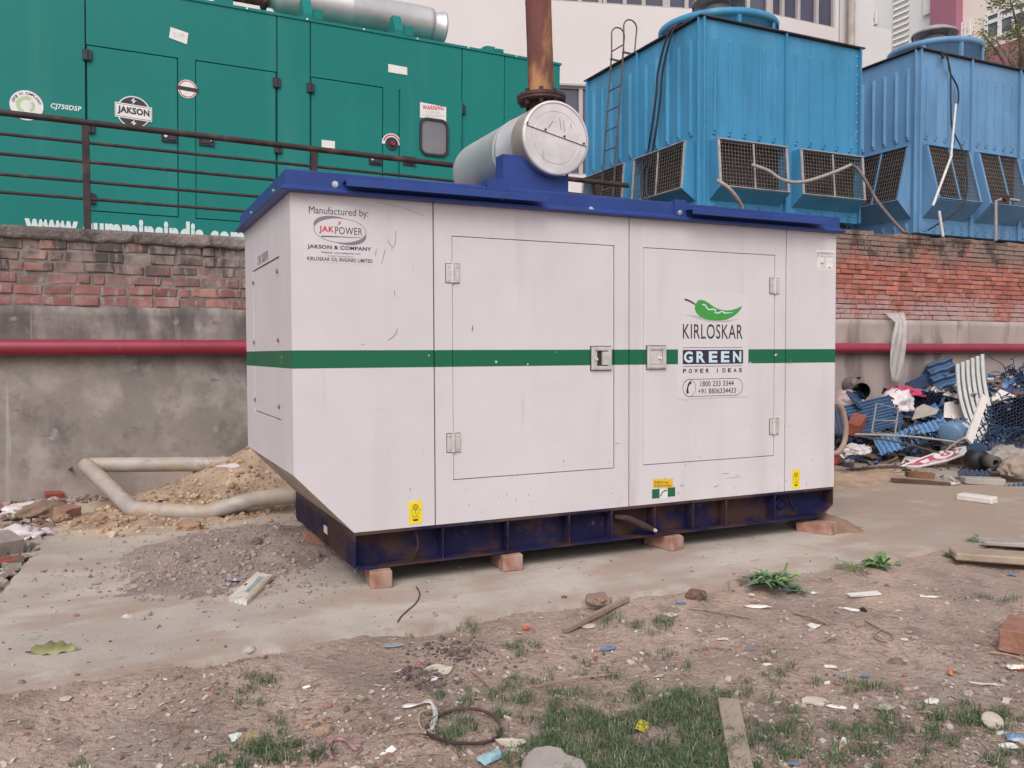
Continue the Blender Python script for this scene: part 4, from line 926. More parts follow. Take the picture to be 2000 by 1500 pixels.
# cables and hoses
CABLE = M('black_cable', (.018, .02, .03), .2, 20, .6); HOSEM = M('grey_hose', (.33, .29, .27), .15, 20, .6); HOSEB = M('brown_hose', (.15, .11, .105), .2, 20, .6)
def spline(pts, n=8):
    P = [Vector(p) for p in pts]; out = []
    for i in range(len(P)-1):
        p0, p1, p2, p3 = P[max(0, i-1)], P[i], P[i+1], P[min(len(P)-1, i+2)]
        for k in range(n):
            t = k/n; out.append(.5*((2*p1)+(p2-p0)*t+(2*p0-5*p1+4*p2-p3)*t*t+(3*p1-p0-3*p2+p3)*t**3))
    return out+[P[-1]]
sx_ = 5.79-.09
for off, lab in ((0, 'black cable hanging down the side of the bright blue tower, nearer its corner'), (.09, 'black cable hanging down the side of the bright blue tower, nearer the ladder')):
    pts = [(6.1, 5.3+off, 5.40), (5.75, 5.28+off, 5.36)]+[tuple(onX(a-off*100, b, sx_)) for a, b in ((1296, 130), (1290, 190), (1282, 250), (1272, 310))]+[tuple(onX(1262-off*100, 350, sx_-.34)), (5.3, 5.25+off, 2.95)]
    q = MB(); q.tube(spline(pts), .016, CABLE, 6); tag(q.build('cable', at=(sx_, 5.3+off, 2.9)), lab, 'cable', 'cables on the blue towers')
q = MB(); hy = 4.8-.34
q.tube(spline([onY(1468, 322, hy+.10), onY(1500, 333, hy), onY(1530, 352, hy-.06), onY(1570, 355, hy-.06), onY(1625, 338, hy), onY(1662, 322, hy+.02)]), .023, HOSEM, 8); 
q.tube(spline([onY(1662, 322, hy+.02), onY(1675, 330, hy), onY(1690, 352, hy-.1), onY(1715, 395, hy-.2), onY(1760, 448, 3.75), onY(1772, 453, 3.72)]), .023, HOSEB, 8)
tag(q.build('hose', at=onY(1665, 325, hy)), 'long hose looped across the louvres of the bright blue tower and over the wall', 'hose')
q = MB(); q.tube(spline([onY(1400, 352, hy-.02), onY(1420, 365, hy-.08), onY(1438, 385, hy-.08), onY(1450, 408, hy-.02), onY(1455, 425, hy)]), .026, HOSEM, 8); tag(q.build('hose', at=onY(1430, 380, hy)), 'short grey hose drooping from the left louvre of the bright blue tower', 'hose')
q = MB()
for i in range(4):
    c_ = Vector((5.15, 4.9, 2.62+i*.05)); q.tube([c_+Vector((.33*math.cos(a/3.5), .28*math.sin(a/3.5), .02*math.sin(a))) for a in range(22)], .026, CABLE, 6, closed=True)
q.box(4.85, 5.45, 4.65, 5.15, 2.042, 2.56, BASEM)
tag(q.build('hose_coil', at=(5.15, 4.9, 2.05)), 'coil of black hose lying beside the left louvres of the bright blue tower', 'hose')
ty = 4.8-.10
q = MB(); q.tube(spline([(11.0, 5.2, 5.55), onY(1838, 108, ty), onY(1850, 108, ty), onY(1855, 140, ty), onY(1870, 170, ty), onY(1872, 195, ty), onY(1869, 205, ty)]), .013, CABLE, 6)
q.tube(spline([onY(1848, 108, ty), onY(1856, 140, ty), onY(1857, 200, ty), onY(1860, 250, ty), onY(1878, 290, ty-.1), onY(1888, 330, ty-.3), onY(1880, 400, ty-.3), onY(1812, 450, ty-.2)]), .013, CABLE, 6)
tag(q.build('cable', at=onY(1855, 140, ty)), 'thin black cable draped down the front of the paler blue tower', 'cable', 'cables on the blue towers')
WPIPE = M('white_conduit', (.62, .6, .58), .1, 10, .5)
q = MB(); q.tube([onY(1867, 203, ty-.05), onY(1858, 300, ty-.12)], .016, WPIPE, 10); q.tube([onY(1858, 305, ty-.30), onY(1822, 402, ty-.40)], .018, WPIPE, 10); q.tube([onY(1834, 412, ty-.30), onY(1842, 462, ty-.32)], .020, WPIPE, 10); q.tube([onY(1858, 300, ty-.12), onY(1858, 305, ty-.30)], .02, WPIPE, 10)
tag(q.build('conduit', at=onY(1858, 300, ty)), 'broken white conduit pipe slanting across the louvres of the paler tower', 'pipe')
q = MB(); q.tube([onY(1945, 470, 4.35), onY(1945, 392, 4.35), onY(1962, 388, 4.35), onY(1990, 392, 4.4)], .022, HOSEM, 10, smooth=False); q.disc(onY(1962, 388, 4.33), (0, -1, 0), .05, .05, DRUST, 12)
tag(q.build('standpipe', at=onY(1945, 470, 4.35)), 'rusty water standpipe with a bent top in front of the paler tower', 'pipe')
q = MB(); q.box(4.55, 5.0, 5.1, 5.6, 2.042, 2.98, M('maroon_paint', (.10, .015, .025), .2, 5, .6)); q.box(4.5, 5.05, 5.05, 5.65, 2.981, 3.0, DRUST)
tag(q.build('pump_cabinet', at=(4.78, 5.35, 2.05), bevel=.006), 'dark maroon cabinet half hidden behind the generator silencer', 'cabinet')
# ------------------------------------------------------------------ buildings
FAC = M('pale_facade', (.63, .58, .575), .03, .5, .8, bump=.1, bsc=3, spots=[dict(c=(.58, .53, .52), sc=.5, a=.55, b=.75, st=(1, 1, .3), k=.5)])
FACB = M('bluish_white_facade', (.62, .61, .61), .03, .5, .8)
WING = M('window_glass', (.055, .05, .085), .2, .8, .15, spec=.8); MULL = M('window_frame_metal', (.42, .38, .38), .05, 5, .6)
A0 = onY(1505, 30, 14); A0.z = 0; dl = Vector((-math.cos(R(16.5)), math.sin(R(16.5)), 0)); nl = Vector((-math.sin(R(16.5)), -math.cos(R(16.5)), 0)); nl.normalize()
mbld = thing('office_building', 'pale office building with dark window bands behind the green container', 'building', (A0.x-4, 19, 2.04))
WB = onY(1520, 31, 14).z; WT = WB+2.0; LT = onP(1120, 168, A0, nl).z; LB = LT-2.3
Lf = 24.; XE = onY(1638, 52, 14).x; YF = 14.
def fp(s, d, z): p = A0+dl*s-nl*d; return (p.x, p.y, z)
def lband(mb, s0, s1, z0, z1, d0, d1, mat):
    v = [fp(s, d, z) for s in (s0, s1) for d in (d0, d1) for z in (z0, z1)]
    mb.add(v, [(0, 1, 3, 2), (4, 6, 7, 5), (0, 4, 5, 1), (2, 3, 7, 6), (0, 2, 6, 4), (1, 5, 7, 3)], mat)
q = MB()
for z0, z1 in ((2.04, LB), (LT, WB), (WT, 15)): lband(q, 0, Lf, z0, z1, 0, .4, FAC); q.box(A0.x, XE, YF, YF+.4, z0, z1, FAC)
lband(q, -.0, Lf, 14.99, 15.0, .4, 8, FAC); q.box(A0.x, XE, YF+.4, YF+8, 14.99, 15.0, FAC)
q.box(XE-.12, XE, YF+.001, YF+.399, WB+.001, WT-.001, FACB); q.box(A0.x, XE-.12, YF+.001, YF+.399, LB+.001, LT-.001, FAC)
q.box(XE-.4, XE-.003, YF+.4, YF+8, 2.04, 14.98, FACB)
q.build('facade', mbld)
def pane_l(s0, s1, z0, z1):
    o = MB(); lband(o, s0, s1, z0, z1, .12, .14, WING); pn = o.build('window', mbld)
    o = MB(); lband(o, s0-.05, s0+.05, z0, z1, .03, .12, MULL); lband(o, s0+.05, s1-.05, z0, z0+.05, .05, .12, MULL); lband(o, s0+.05, s1-.05, z1-.05, z1, .05, .12, MULL); o.build('frame', pn)
us = [1342, 1306, 1299, 1258, 1221, 1182, 1173, 1133, 1095, 1058]
ss = [0.05, .62, 1.24, 1.86, 2.05]+[(onP(u, 15, A0, nl)-A0).dot(dl) for u in us]
ss = sorted([s for s in ss if s > -.1])
while ss[-1] < Lf-1: ss.append(ss[-1]+ss[-4]-ss[-5] if False else ss[-1]+.62)
for a, b in zip(ss[:-1], ss[1:]): pane_l(a, b, WB+.001, WT-.001)
ls = sorted([(onP(1135, 190, A0, nl)-A0).dot(dl)+k*.9 for k in range(-8, 10)])
for a, b in zip(ls[:-1], ls[1:]):
    if a > .06: pane_l(a, b, LB+.001, LT-.001)
o = MB(); lband(o, 0, Lf, LT-.0, LT+.05, -.05, -.001, MULL); o.build('drip_moulding', mbld)
xs = [A0.x+.06]+[onY(u, 40, 14).x for u in (1531, 1562, 1598)]+[onY(1631, 40, 14).x]
for a, b in zip(xs[:-1], xs[1:]):
    o = MB(); o.box(a, b, YF+.12, YF+.14, WB+.001, WT-.001, WING); pn = o.build('window', mbld)
    o = MB(); o.box(a-.05, a+.05, YF+.03, YF+.12, WB+.001, WT-.001, MULL); o.box(b-.04, b+.04, YF+.032, YF+.119, WB+.002, WT-.002, MULL); o.box(a+.05, b-.05, YF+.05, YF+.12, WB+.002, WB+.05, MULL); o.build('frame', pn)
# stair block to the right with the drain pipe
sb = thing('stair_block', 'plain white stair block beside the office building, above the towers', 'building', (19.5, 16, 2.04))
e0, e1, e2 = onY(1640, 60, 14.6).x, onY(1706, 60, 14.6).x, onY(1741, 60, 14.6).x; zb_ = onY(1720, 54, 14.6).z
q = MB(); q.box(e0, e1, 14.6, 19, 2.04, 15, FACB); q.box(e1+.001, e2, 14.6, 19, 2.04, zb_, FACB); q.build('wall', sb)
q = MB(); xq = onY(1661, 50, 14.4).x; q.tube([(xq, 14.38, 2.1), (xq, 14.38, 15)], .115, M('stained_drain_pipe', (.42, .37, .34), .15, 2, .8, spots=[dict(c=(.22, .18, .16), sc=3, a=.55, b=.7, k=.7)]), 14); q.build('drain_pipe', sb)
# far building at right: its long side runs away from the camera
CREAM = M('cream_facade', (.78, .70, .62), .03, .4, .8); MAUVE = M('mauve_facade', (.34, .135, .19), .05, .5, .8); WHF = M('white_facade', (.76, .75, .74), .03, .4, .8)
XB = 26.
fb_ = thing('apartment_building', 'tall white and cream building with a mauve column, far right corner', 'building', (XB+4, 17, 2.04))
yv = lambda u, v=60: onX(u, v, XB).y
zv = lambda u, v: onX(u, v, XB).z
q = MB(); q.box(XB, XB+10, 6, yv(1880)-.001, 2.04, 20, CREAM); q.build('cream_wall', fb_)
q = MB(); q.box(XB-.35, XB+10, yv(1880), yv(1829), 2.04, 20, MAUVE); q.build('mauve_column', fb_)
q = MB(); q.box(XB+.02, XB+10, yv(1829)+.001, 26, 2.04, 20, WHF); q.build('white_wall', fb_)
q = MB(); q.box(XB-.12, XB-.001, 6, yv(1925)+.5, 2.04, zv(1925, 100), MAUVE); q.build('mauve_dado', fb_)
q = MB()
ya, yb = yv(1775), yv(1745)
for i in range(42):
    z = 8.5+i*.22; q.add([(XB+.02, ya, z), (XB+.02, yb, z), (XB-.06, yb, z-.10), (XB-.06, ya, z-.10), (XB+.02, ya, z-.11), (XB+.02, yb, z-.11)], [(3, 2, 1, 0), (2, 3, 4, 5)], WHF)
q.build('louvre_panel', fb_)
q = MB(); q.box(XB-.1, XB+.019, yv(1829)+.01, yv(1806), zv(1815, 28), 20, WHF); q.build('balcony', fb_)
def fwin(u0, v0, u1, v1, nv, nh, g=.06):
    y1_, y0_ = onX(u0, v0, XB).y, onX(u1, v0, XB).y; z1_, z0_ = onX(u0, v0, XB).z, onX(u0, v1, XB).z
    o = MB(); o.box(XB-.03, XB-.002, y0_, y1_, z0_, z1_, M('far_window_glass', (.12, .14, .18), .3, 1, .15, spec=.8)); pn = o.build('window', fb_)
    o = MB(); 
    for i in range(nv+1): y = y0_+(y1_-y0_)*i/nv; o.box(XB-.08, XB-.031, y-g, y+g, z0_-g, z1_+g, WHF)
    for z in (z0_, z0_+(z1_-z0_)*.68, z1_)[:(3 if nh > 1 else 2)]: o.box(XB-.075, XB-.0305, y0_+g, y1_-g, z-g, z+g, WHF)
    if nh == 1: o.box(XB-.075, XB-.0305, y0_+g, y1_-g, z1_-g, z1_+g, WHF)
    o.build('frame', pn)
fwin(1928, 31, 2040, 80, 4, 2); fwin(1881, 47, 1895, 72, 2, 2, .05)
fwin(1706, 27, 1713, 48, 1, 1, .05); fwin(1822, -12, 1829, 6, 1, 1, .05)

# tree between the paler tower and the far building
LEAF = M('olive_leaves', (.1, .12, .04), .2, 3, .6, ramp=[srgb(58, 66, 38), srgb(92, 100, 58), srgb(122, 128, 80), srgb(148, 150, 104)])
BARK = M('bark', (.16, .12, .09), .3, 8, .9, bump=.5)
tc_ = onX(1992, 88, 18.5)
tr = thing('tree', 'olive green tree behind the paler cooling tower at the right edge', 'tree', (tc_.x+.3, tc_.y, 2.04))
q = MB(); tb = Vector((tc_.x+.3, tc_.y, 2.04)); limbs = []
q.tube(spline([tb, tb+Vector((.1, 0, 2.5)), tb+Vector((-.05, .1, 4.6)), Vector(tc_)+Vector((.1, 0, .2))]), [.2-.005*i for i in range(25)], BARK, 9)
for i in range(9):
    a = i*2.3; st_ = tb+Vector((0, .05, 3.8+i*.22)); en = Vector(tc_)+Vector((1.05*math.cos(a), 1.05*math.sin(a), -.5+.18*i)); limbs.append(en); q.tube(spline([st_, st_.lerp(en, .5)+Vector((0, 0, .25)), en], 5), [.06-.005*k for k in range(11)], BARK, 6)
q.build('trunk', tr)
q = MB()
cl_ = []
for i in range(46):
    d = Vector((random.gauss(0, 1), random.gauss(0, 1), random.gauss(0, .8))); d = d.normalized()*random.random()**.4; cl_.append(Vector(tc_)+Vector((d.x*1.35, d.y*1.35, d.z*1.15+.1)))
for c_ in cl_+limbs:
    rr_ = random.uniform(.20, .42); sh = random.random()*.5
    for k in range(70):
        d = Vector((random.gauss(0, 1), random.gauss(0, 1), random.gauss(0, 1))).normalized()*rr_*random.random()**.5; p = c_+d
        e = Euler((random.uniform(-.9, .9), random.uniform(-.9, .9), random.uniform(0, 6.28))).to_matrix(); l = random.uniform(.06, .11); w_ = l*.45
        q.add([p+e @ Vector(t_) for t_ in ((0, 0, 0), (w_/2, l*.45, .01), (0, l, -.01), (-w_/2, l*.45, .01))], [(0, 1, 2, 3)], LEAF, rnd=min(1, sh+random.random()*.5))
q.build('crown', tr)

# ------------------------------------------------------------------ drain pipe on the left
PVC = M('dirty_grey_pvc', (.36, .32, .29), .2, 5, .55, bump=.1, bsc=20, spots=[dict(c=(.46, .40, .34), sc=4, a=.52, b=.68, st=(1, 1, 2), k=.8), dict(c=(.19, .155, .14), sc=9, a=.55, b=.68, k=.7), dict(c=(.38, .28, .20), sc=3, a=.48, b=.62, k=.7)])
q = MB(); pr = .056
B_ = onY(168, 908, 3.16); A_ = onY(450, 906, 2.95); C_ = onZ(262, 998, .03); D_ = onY(640, 960, 2.05); Dm = onY(400, 1002, 2.14)
q.tube([A_, A_.lerp(B_, .5), B_+(A_-B_).normalized()*.03], pr, PVC, 20); q.tube([B_+Vector((0, 0, .0)), B_.lerp(C_, .5), C_+(B_-C_).normalized()*.05, C_+(B_-C_).normalized()*.015+(D_-C_).normalized()*.015, C_+(D_-C_).normalized()*.05, Dm, C_.lerp(D_, .62), D_], [pr, pr, pr*1.02, pr*1.05, pr*1.04, pr, pr, pr], PVC, 20)
e_ = (D_-C_).normalized(); q.tube([C_.lerp(D_, .70)-e_*.001, C_.lerp(D_, .70)+e_*.15], pr*1.09, PVC, 20)
tag(q.build('drain_pipe', at=C_), 'bent grey plastic drain pipe lying on the earth mound by the wall', 'pipe')

# ------------------------------------------------------------------ debris helpers
def rc(r, g, b_, k=.78): return tuple(x*k for x in srgb(r, g, b_))
def DM(name, rgb, rough=.7, var=.15, sc=8, **kw): return M(name, rc(*rgb, .98 if min(rgb) > 180 else .78), var, sc, rough, **kw)
WBOARD = DM('white_board', (214, 206, 200), .6, .06, spots=[dict(c=(.35, .28, .24), sc=7, a=.6, b=.75, k=.6)])
GBOARD = DM('grey_board', (170, 160, 152), .8, .12, spots=[dict(c=(.25, .2, .18), sc=6, a=.58, b=.72, k=.6)], bump=.2)
WOOD = DM('weathered_wood', (166, 142, 126), .85, .2, 6, bump=.4, bsc=30, spots=[dict(c=(.16, .11, .09), sc=6, a=.52, b=.7, st=(6, .6, 1), k=.6)])
DWOOD = DM('dark_wood', (96, 76, 66), .9, .25, 6, bump=.4, bsc=30)
BAGW = DM('white_plastic_bag', (214, 204, 204), .4, .1, 8, bump=.3, bsc=20)
BAGP = DM('dirty_pink_bag', (190, 168, 164), .5, .15, 6, bump=.4, bsc=16)
PINKC = DM('pink_cloth', (205, 70, 110), .7, .15, 8)
FILLB = DM('blue_fill_plastic', (66, 94, 130), .5, .2, 5, spots=[dict(c=(.05, .08, .14), sc=5, a=.52, b=.68, k=.7), dict(c=(.30, .30, .32), sc=9, a=.6, b=.72, k=.5)])
FILLD = DM('dark_blue_fill_plastic', (36, 54, 82), .5, .25, 6, spots=[dict(c=(.015, .02, .04), sc=7, a=.5, b=.65, k=.8)])
FILLL = DM('light_blue_fill_plastic', (104, 148, 196), .45, .12, 5)
DRUMB = DM('grey_blue_drum', (106, 140, 172), .45, .08, 5, spots=[dict(c=(.3, .28, .26), sc=4, a=.58, b=.75, k=.5)])
BLK = DM('black_scrap', (34, 30, 32), .6, .3, 8)
STONEG = DM('pale_stone', (176, 166, 160), .9, .12, 8, bump=.5, bsc=30)
MUD = DM('mud', (112, 86, 74), .95, .25, 6, bump=.8, bsc=30)
BEIGEC = DM('beige_concrete', (176, 156, 138), .95, .14, 8, bump=.5, bsc=30)
REDB = DM('red_scrap', (176, 46, 56), .5, .15, 8)
def solid(o, t): s_ = o.modifiers.new('t', 'SOLIDIFY'); s_.thickness = t; s_.offset = 0; return o
def put(mb, name, loc, rot, label, cat, group=None, bevel=0, sol=0):
    o = mb.build(name, at=loc, rot=rot or (0, 0, 0), bevel=bevel); tag(o, label, cat, group)
    if sol: solid(o, sol)
    return o
def plank(l, w_, t, mat): return MB().box(-l/2, l/2, -w_/2, w_/2, 0, t, mat, jit=min(.004, t*.2))
def corr(w_, h, amp, waves, bend, mat, nx_=0, ny_=18, axis_=0, tw=0):
    """corrugated sheet in the local XZ plane, ridges across its height (axis 1) or along it (axis 0)"""
    nx_ = nx_ or (waves*6 if axis_ == 0 else 14); ny_ = ny_ if axis_ == 0 else waves*6; vs_ = []
    for j in range(ny_+1):
        for i in range(nx_+1):
            a = i/nx_; b_ = j/ny_; ph = (a if axis_ == 0 else b_)*waves*2*math.pi
            y = amp*math.sin(ph)+bend*(b_*b_)+tw*(a-.5)*b_+.01*fb(a*3, b_*3, amp*100)
            vs_.append(((a-.5)*w_*(1+.06*fb(b_*3, 2, waves)), y, b_*h*(1+.03*fb(a*4, 1, waves))))
    W = nx_+1; return MB().add(vs_, [(j*W+i, j*W+i+1, (j+1)*W+i+1, (j+1)*W+i) for j in range(ny_) for i in range(nx_)], mat, True)
def blob(rx, ry, rz, mat, seed=0, amp=.3, fr=2.2, sub=4, crisp=.0):
    bm = bmesh.new(); bmesh.ops.create_icosphere(bm, subdivisions=sub, radius=1)
    vs_ = []
    for v in bm.verts:
        d = v.co.copy(); k = 1+amp*fb(d.x*fr+seed, d.y*fr, d.z*fr)*1.6+crisp*abs(fb(d.x*fr*3+seed, d.y*fr*3, d.z*fr*3)); vs_.append((d.x*k*rx, d.y*k*ry, max(-.35, d.z*k)*rz+.3*rz))
    fs = [tuple(q_.index for q_ in f.verts) for f in bm.faces]; bm.free()
    return MB().add(vs_, fs, mat, sub > 3)
def scrap(r, mat, seed, crumple=.25, n=9, asp=.6):
    """irregular sheet of paper or plastic with a few folds"""
    rnd = random.Random(seed); vs_ = [(0, 0, .15*r*crumple)]; 
    for ring_ in (.5, 1):
        for i in range(n):
            a = 2*math.pi*i/n; k = ring_*r*rnd.uniform(.75, 1.15); vs_.append((k*math.cos(a), k*asp*math.sin(a), max(.001, r*crumple*rnd.uniform(-.1, .8))))
    fs = [(0, 1+i, 1+(i+1) % n) for i in range(n)]+[(1+i, 1+n+i, 1+n+(i+1) % n, 1+(i+1) % n) for i in range(n)]
    return MB().add(vs_, fs, mat)

# ------------------------------------------------------------------ rubbish heap at the right
RUB = DM('rubble_soil', (112, 92, 84), .95, .35, 5, bump=1, bsc=20, spots=[dict(c=(.05, .06, .09), sc=4, a=.5, b=.65, k=.7), dict(c=(.38, .34, .32), sc=11, a=.6, b=.7, k=.8)])
hp = heap('rubble', 8.9, 2.95, 3.3, 1.20, .80, RUB, rot=-.05, seed=31, rough=.14, pw=.75, step=.06)
hp.name = 'rubble_heap'
SURF.append(hp)
FRG = M('mixed_fragments', (.3, .3, .3), .2, 8, .8, ramp=[rc(58, 52, 52), rc(52, 72, 108), rc(88, 118, 158), rc(120, 98, 88), rc(150, 132, 122), rc(44, 46, 58), rc(204, 196, 192), rc(84, 66, 60), rc(60, 84, 124), rc(168, 152, 144)])
bpy.context.view_layer.update()
q = MB()
for i in range(2600):
    x = random.uniform(5.4, 11.6); y = 2.0+1.5*random.random()**.7 if x < 7.6 else 1.2+2.3*random.random()**.6
    if i > 2300: y = random.uniform(.9, 2.0); x = random.uniform(5.4, 9.5)
    z = drop(x, y)
    s_ = random.uniform(.02, .075) if i < 2100 else random.uniform(.012, .04); e = (random.uniform(-.7, .7), random.uniform(-.7, .7), random.uniform(0, 3.1))
    q.obox((x, y, z+s_*.25), (s_*random.uniform(.6, 2.6), s_*random.uniform(.5, 1.2), s_*random.uniform(.06, .5)), e, FRG, random.random())
SCM = [DM('scrap_'+n, c, .7, .2, 8) for n, c in (('navy', (50, 70, 108)), ('blue', (84, 116, 160)), ('white', (206, 198, 194)), ('grey', (150, 138, 130)), ('brown', (104, 82, 72)), ('black', (46, 42, 46)), ('skyblue', (110, 150, 196)))]
def crumple(mb, c, r, mat, sd):
    rnd = random.Random(sd); e = Euler((rnd.uniform(-1.1, 1.1), rnd.uniform(-1.1, 1.1), rnd.uniform(0, 6.28))).to_matrix(); n = 7; asp = rnd.uniform(.4, 1); vs_ = []
    wave = rnd.random() < .5; k = rnd.uniform(.2, .5)
    for j in range(n+1):
        for i in range(n+1):
            x, y = (i/n-.5)*2*r, (j/n-.5)*2*r*asp
            z = (r*.16*(1 if (i+j*0) % 2 else -1) if wave else 0)+k*r*fb(x/r*1.3+sd, y/r*1.3, sd)*2
            vs_.append(Vector(c)+e @ Vector((x*(1+.2*fb(y/r, sd)), y*(1+.2*fb(x/r, sd, 4)), z)))
    mb.add(vs_, [(j*(n+1)+i, j*(n+1)+i+1, (j+1)*(n+1)+i+1, (j+1)*(n+1)+i) for j in range(n) for i in range(n)], mat)
for i in range(520):
    x = random.uniform(5.5, 11.8); y = 2.15+1.3*random.random()**.7 if x < 7.6 else 1.5+1.95*random.random()**.6; r_ = random.uniform(.035, .13)
    crumple(q, (x, y, drop(x, y)+r_*.35), r_, random.choice(SCM+SCM[:2]+SCM[1:3]), i)
kind(q.build('rubble_fragments'), 'stuff')
CY_ = CYAW
def face(rz=0): return -CYAW+rz
# tall leaning fill pack
p = onY(1884, 835, 2.75); pack = thing('fill_pack', 'tall wavy blue fill pack standing up at the back of the rubbish', 'fill pack', p); pack.rotation_euler = (R(-8), R(-16), face()); pack['_local'] = 1
for k in range(9):
    o = corr(.42, .84, .028, 9, .10, FILLB if k != 3 else FILLD, axis_=1); o.v = [(x*(1-.25*(z/.8)), y+.035*k-.02, z*(1-.02*k)) for x, y, z in o.v]; solid(o.build('fill_sheet', pack), .004)
p = onY(1790, 850, 2.0); o = corr(.76, .19, .020, 15, -.02, FILLL); put(o, 'fill_sheet', onY(1792, 868, 1.95), (R(-38), R(-16), face(.05)), 'light blue corrugated sheet lying across the middle of the rubbish', 'plastic sheet', sol=.005)
for (u, v, y, w_, h, rot, mt, lab, wv, ax) in [
    (1690, 800, 2.3, .34, .22, (R(-50), R(10), .4), FILLB, 'blue wavy sheet right of the pinkish bag', 8, 1),
    (1722, 838, 2.1, .52, .34, (R(-40), R(-12), -.3), FILLB, 'blue wavy sheet behind the thin wire frame', 10, 1),
    (1650, 850, 2.3, .40, .30, (R(-35), R(6), -.2), FILLD, 'dark blue wavy sheet close to the generator corner', 9, 0),
    (1803, 762, 3.1, .32, .16, (R(-20), R(-24), face()), FILLB, 'blue sheet scrap against the plaster wall', 8, 1),
    (1915, 905, 1.25, .26, .22, (R(-40), R(20), -.2), FILLB, 'small blue wavy piece above the black roll', 9, 1),
    (1910, 938, .95, .30, .10, (R(-60), 0, -.3), FILLD, 'dark blue strip lying behind the white hollow block', 6, 0),
    (1985, 968, .55, .24, .10, (R(-60), R(-10), -.5), FILLB, 'blue wavy scrap alone on the sand at the right edge', 6, 0),
    (1975, 895, 1.2, .36, .16, (R(-50), R(8), -.4), FILLD, 'dark blue sheet among rubble at the right edge', 7, 0)]:
    put(corr(w_, h, .014, wv, -.03, mt, axis_=ax), 'fill_sheet', onY(u, v, y), rot, lab, 'plastic sheet', sol=.004)
# honeycomb packs
def honey(w_, h, d, mat):
    mb = MB(); n = int(w_/.035); r_ = int(h/.035)
    for i in range(n+1):
        for j in range(r_):
            x = -w_/2+i*.035+(.0175 if j % 2 else 0); z = j*.035; mb.obox((x, 0, z+.0175), (.004, d, .036), (0, R(30 if (i+j) % 2 else -30), 0), mat)
    for j in range(r_+1): mb.obox((0, .006, j*.035), (w_, d*.9, .004), (0, 0, 0), mat)
    mb.box(-w_/2, w_/2, d*.38, d*.42, 0, h, mat); return mb
put(honey(.46, .30, .18, FILLD), 'fill_pack', onY(1818, 818, 2.7), (R(-14), R(12), face()), 'dark blue honeycomb fill block beside the tall wavy pack', 'fill pack')
put(honey(.56, .11, .2, FILLD), 'fill_pack', onY(1812, 868, 1.95), (R(-20), R(-9), face()), 'long dark honeycomb block under the light blue corrugated sheet', 'fill pack')
put(honey(.55, .34, .2, FILLD), 'fill_pack', onY(1978, 840, 1.9), (R(-18), R(-20), face()), 'blue honeycomb block leaning at the right edge of the rubbish', 'fill pack')
# tangled blue netting
NETB = DM('blue_netting', (38, 66, 100), .7, .3, 10)
for u, v, y, s_, lab in ((1985, 745, 2.9, .26, 'tangle of blue netting at the top right of the rubbish'), (1950, 875, 1.5, .22, 'tangle of blue netting right of the white ribbed panel'), (1985, 815, 2.0, .3, 'largest tangle of blue netting at the right edge of the rubbish')):
    mb = MB(); rnd = random.Random(u)
    for k in range(60):
        P = [Vector((rnd.gauss(0, .5), rnd.gauss(0, .3), abs(rnd.gauss(.3, .35))))*s_]
        for j in range(5): P.append(P[-1]+Vector((rnd.gauss(0, .28), rnd.gauss(0, .2), rnd.gauss(0, .22)))*s_)
        mb.tube(spline(P, 3), .006, NETB, 4, smooth=False)
    put(mb, 'netting', onY(u, v+12, y), (0, 0, 0), lab, 'netting')
# white ribbed panel
rp_ = thing('ribbed_panel', 'white curved ribbed panel standing upright in the rubbish', 'panel', onY(1925, 866, 1.95)); rp_.rotation_euler = (R(-6), R(-4), face(.1)); rp_['_local'] = 1
RIBW = DM('weathered_white_plastic', (196, 200, 198), .5, .08, 6, spots=[dict(c=(.25, .24, .24), sc=6, a=.58, b=.72, k=.6)])
for k in range(6):
    mb = MB(); pts = []
    for j in range(13):
        t = j/12; z = t*.86; pts.append(Vector((-.19+.066*k+.10*(1-t)**2-.015*math.sin(t*3), .05*math.sin(t*2.6)+.012*k, z*(1+.02*k))))
    for a, b_ in zip(pts[:-1], pts[1:]): mb.bar(a, b_, .036, .018, RIBW, up=(0, 1, 0))
    mb.build('rib', rp_)
mb = MB(); mb.add([(-.2+.09*(1-t)**2, .05*math.sin(t*2.6)+.035, t*.84) for t in [j/12 for j in range(13)]]+[(.18+.09*(1-t)**2, .05*math.sin(t*2.6)+.09, t*.88) for t in [j/12 for j in range(13)]], [(j, j+13, j+14, j+1) for j in range(12)], GBOARD); mb.build('backing', rp_)
mb = MB(); a = onY(1923, 775, 1.5); b_ = onY(1892, 862, 1.3); mb.bar(a-b_+Vector((0, 0, 0)), (0, 0, 0), .075, .025, WBOARD, up=(.4, 1, 0)); put(mb, 'plank', b_, None, 'white plank leaning against the ribbed panel', 'plank')
# drum
mb = MB(); mb.lathe([(0, 0), (.09, 0), (.118, .02), (.122, .05), (.122, .27), (.115, .30), (0, .31)], (0, 0, 0), (1, 0, 0), DRUMB, 28); put(mb, 'drum', onY(1854, 850, 1.7), (0, R(-6), face(.75)), 'grey blue plastic drum lying on its side below the white board', 'drum')
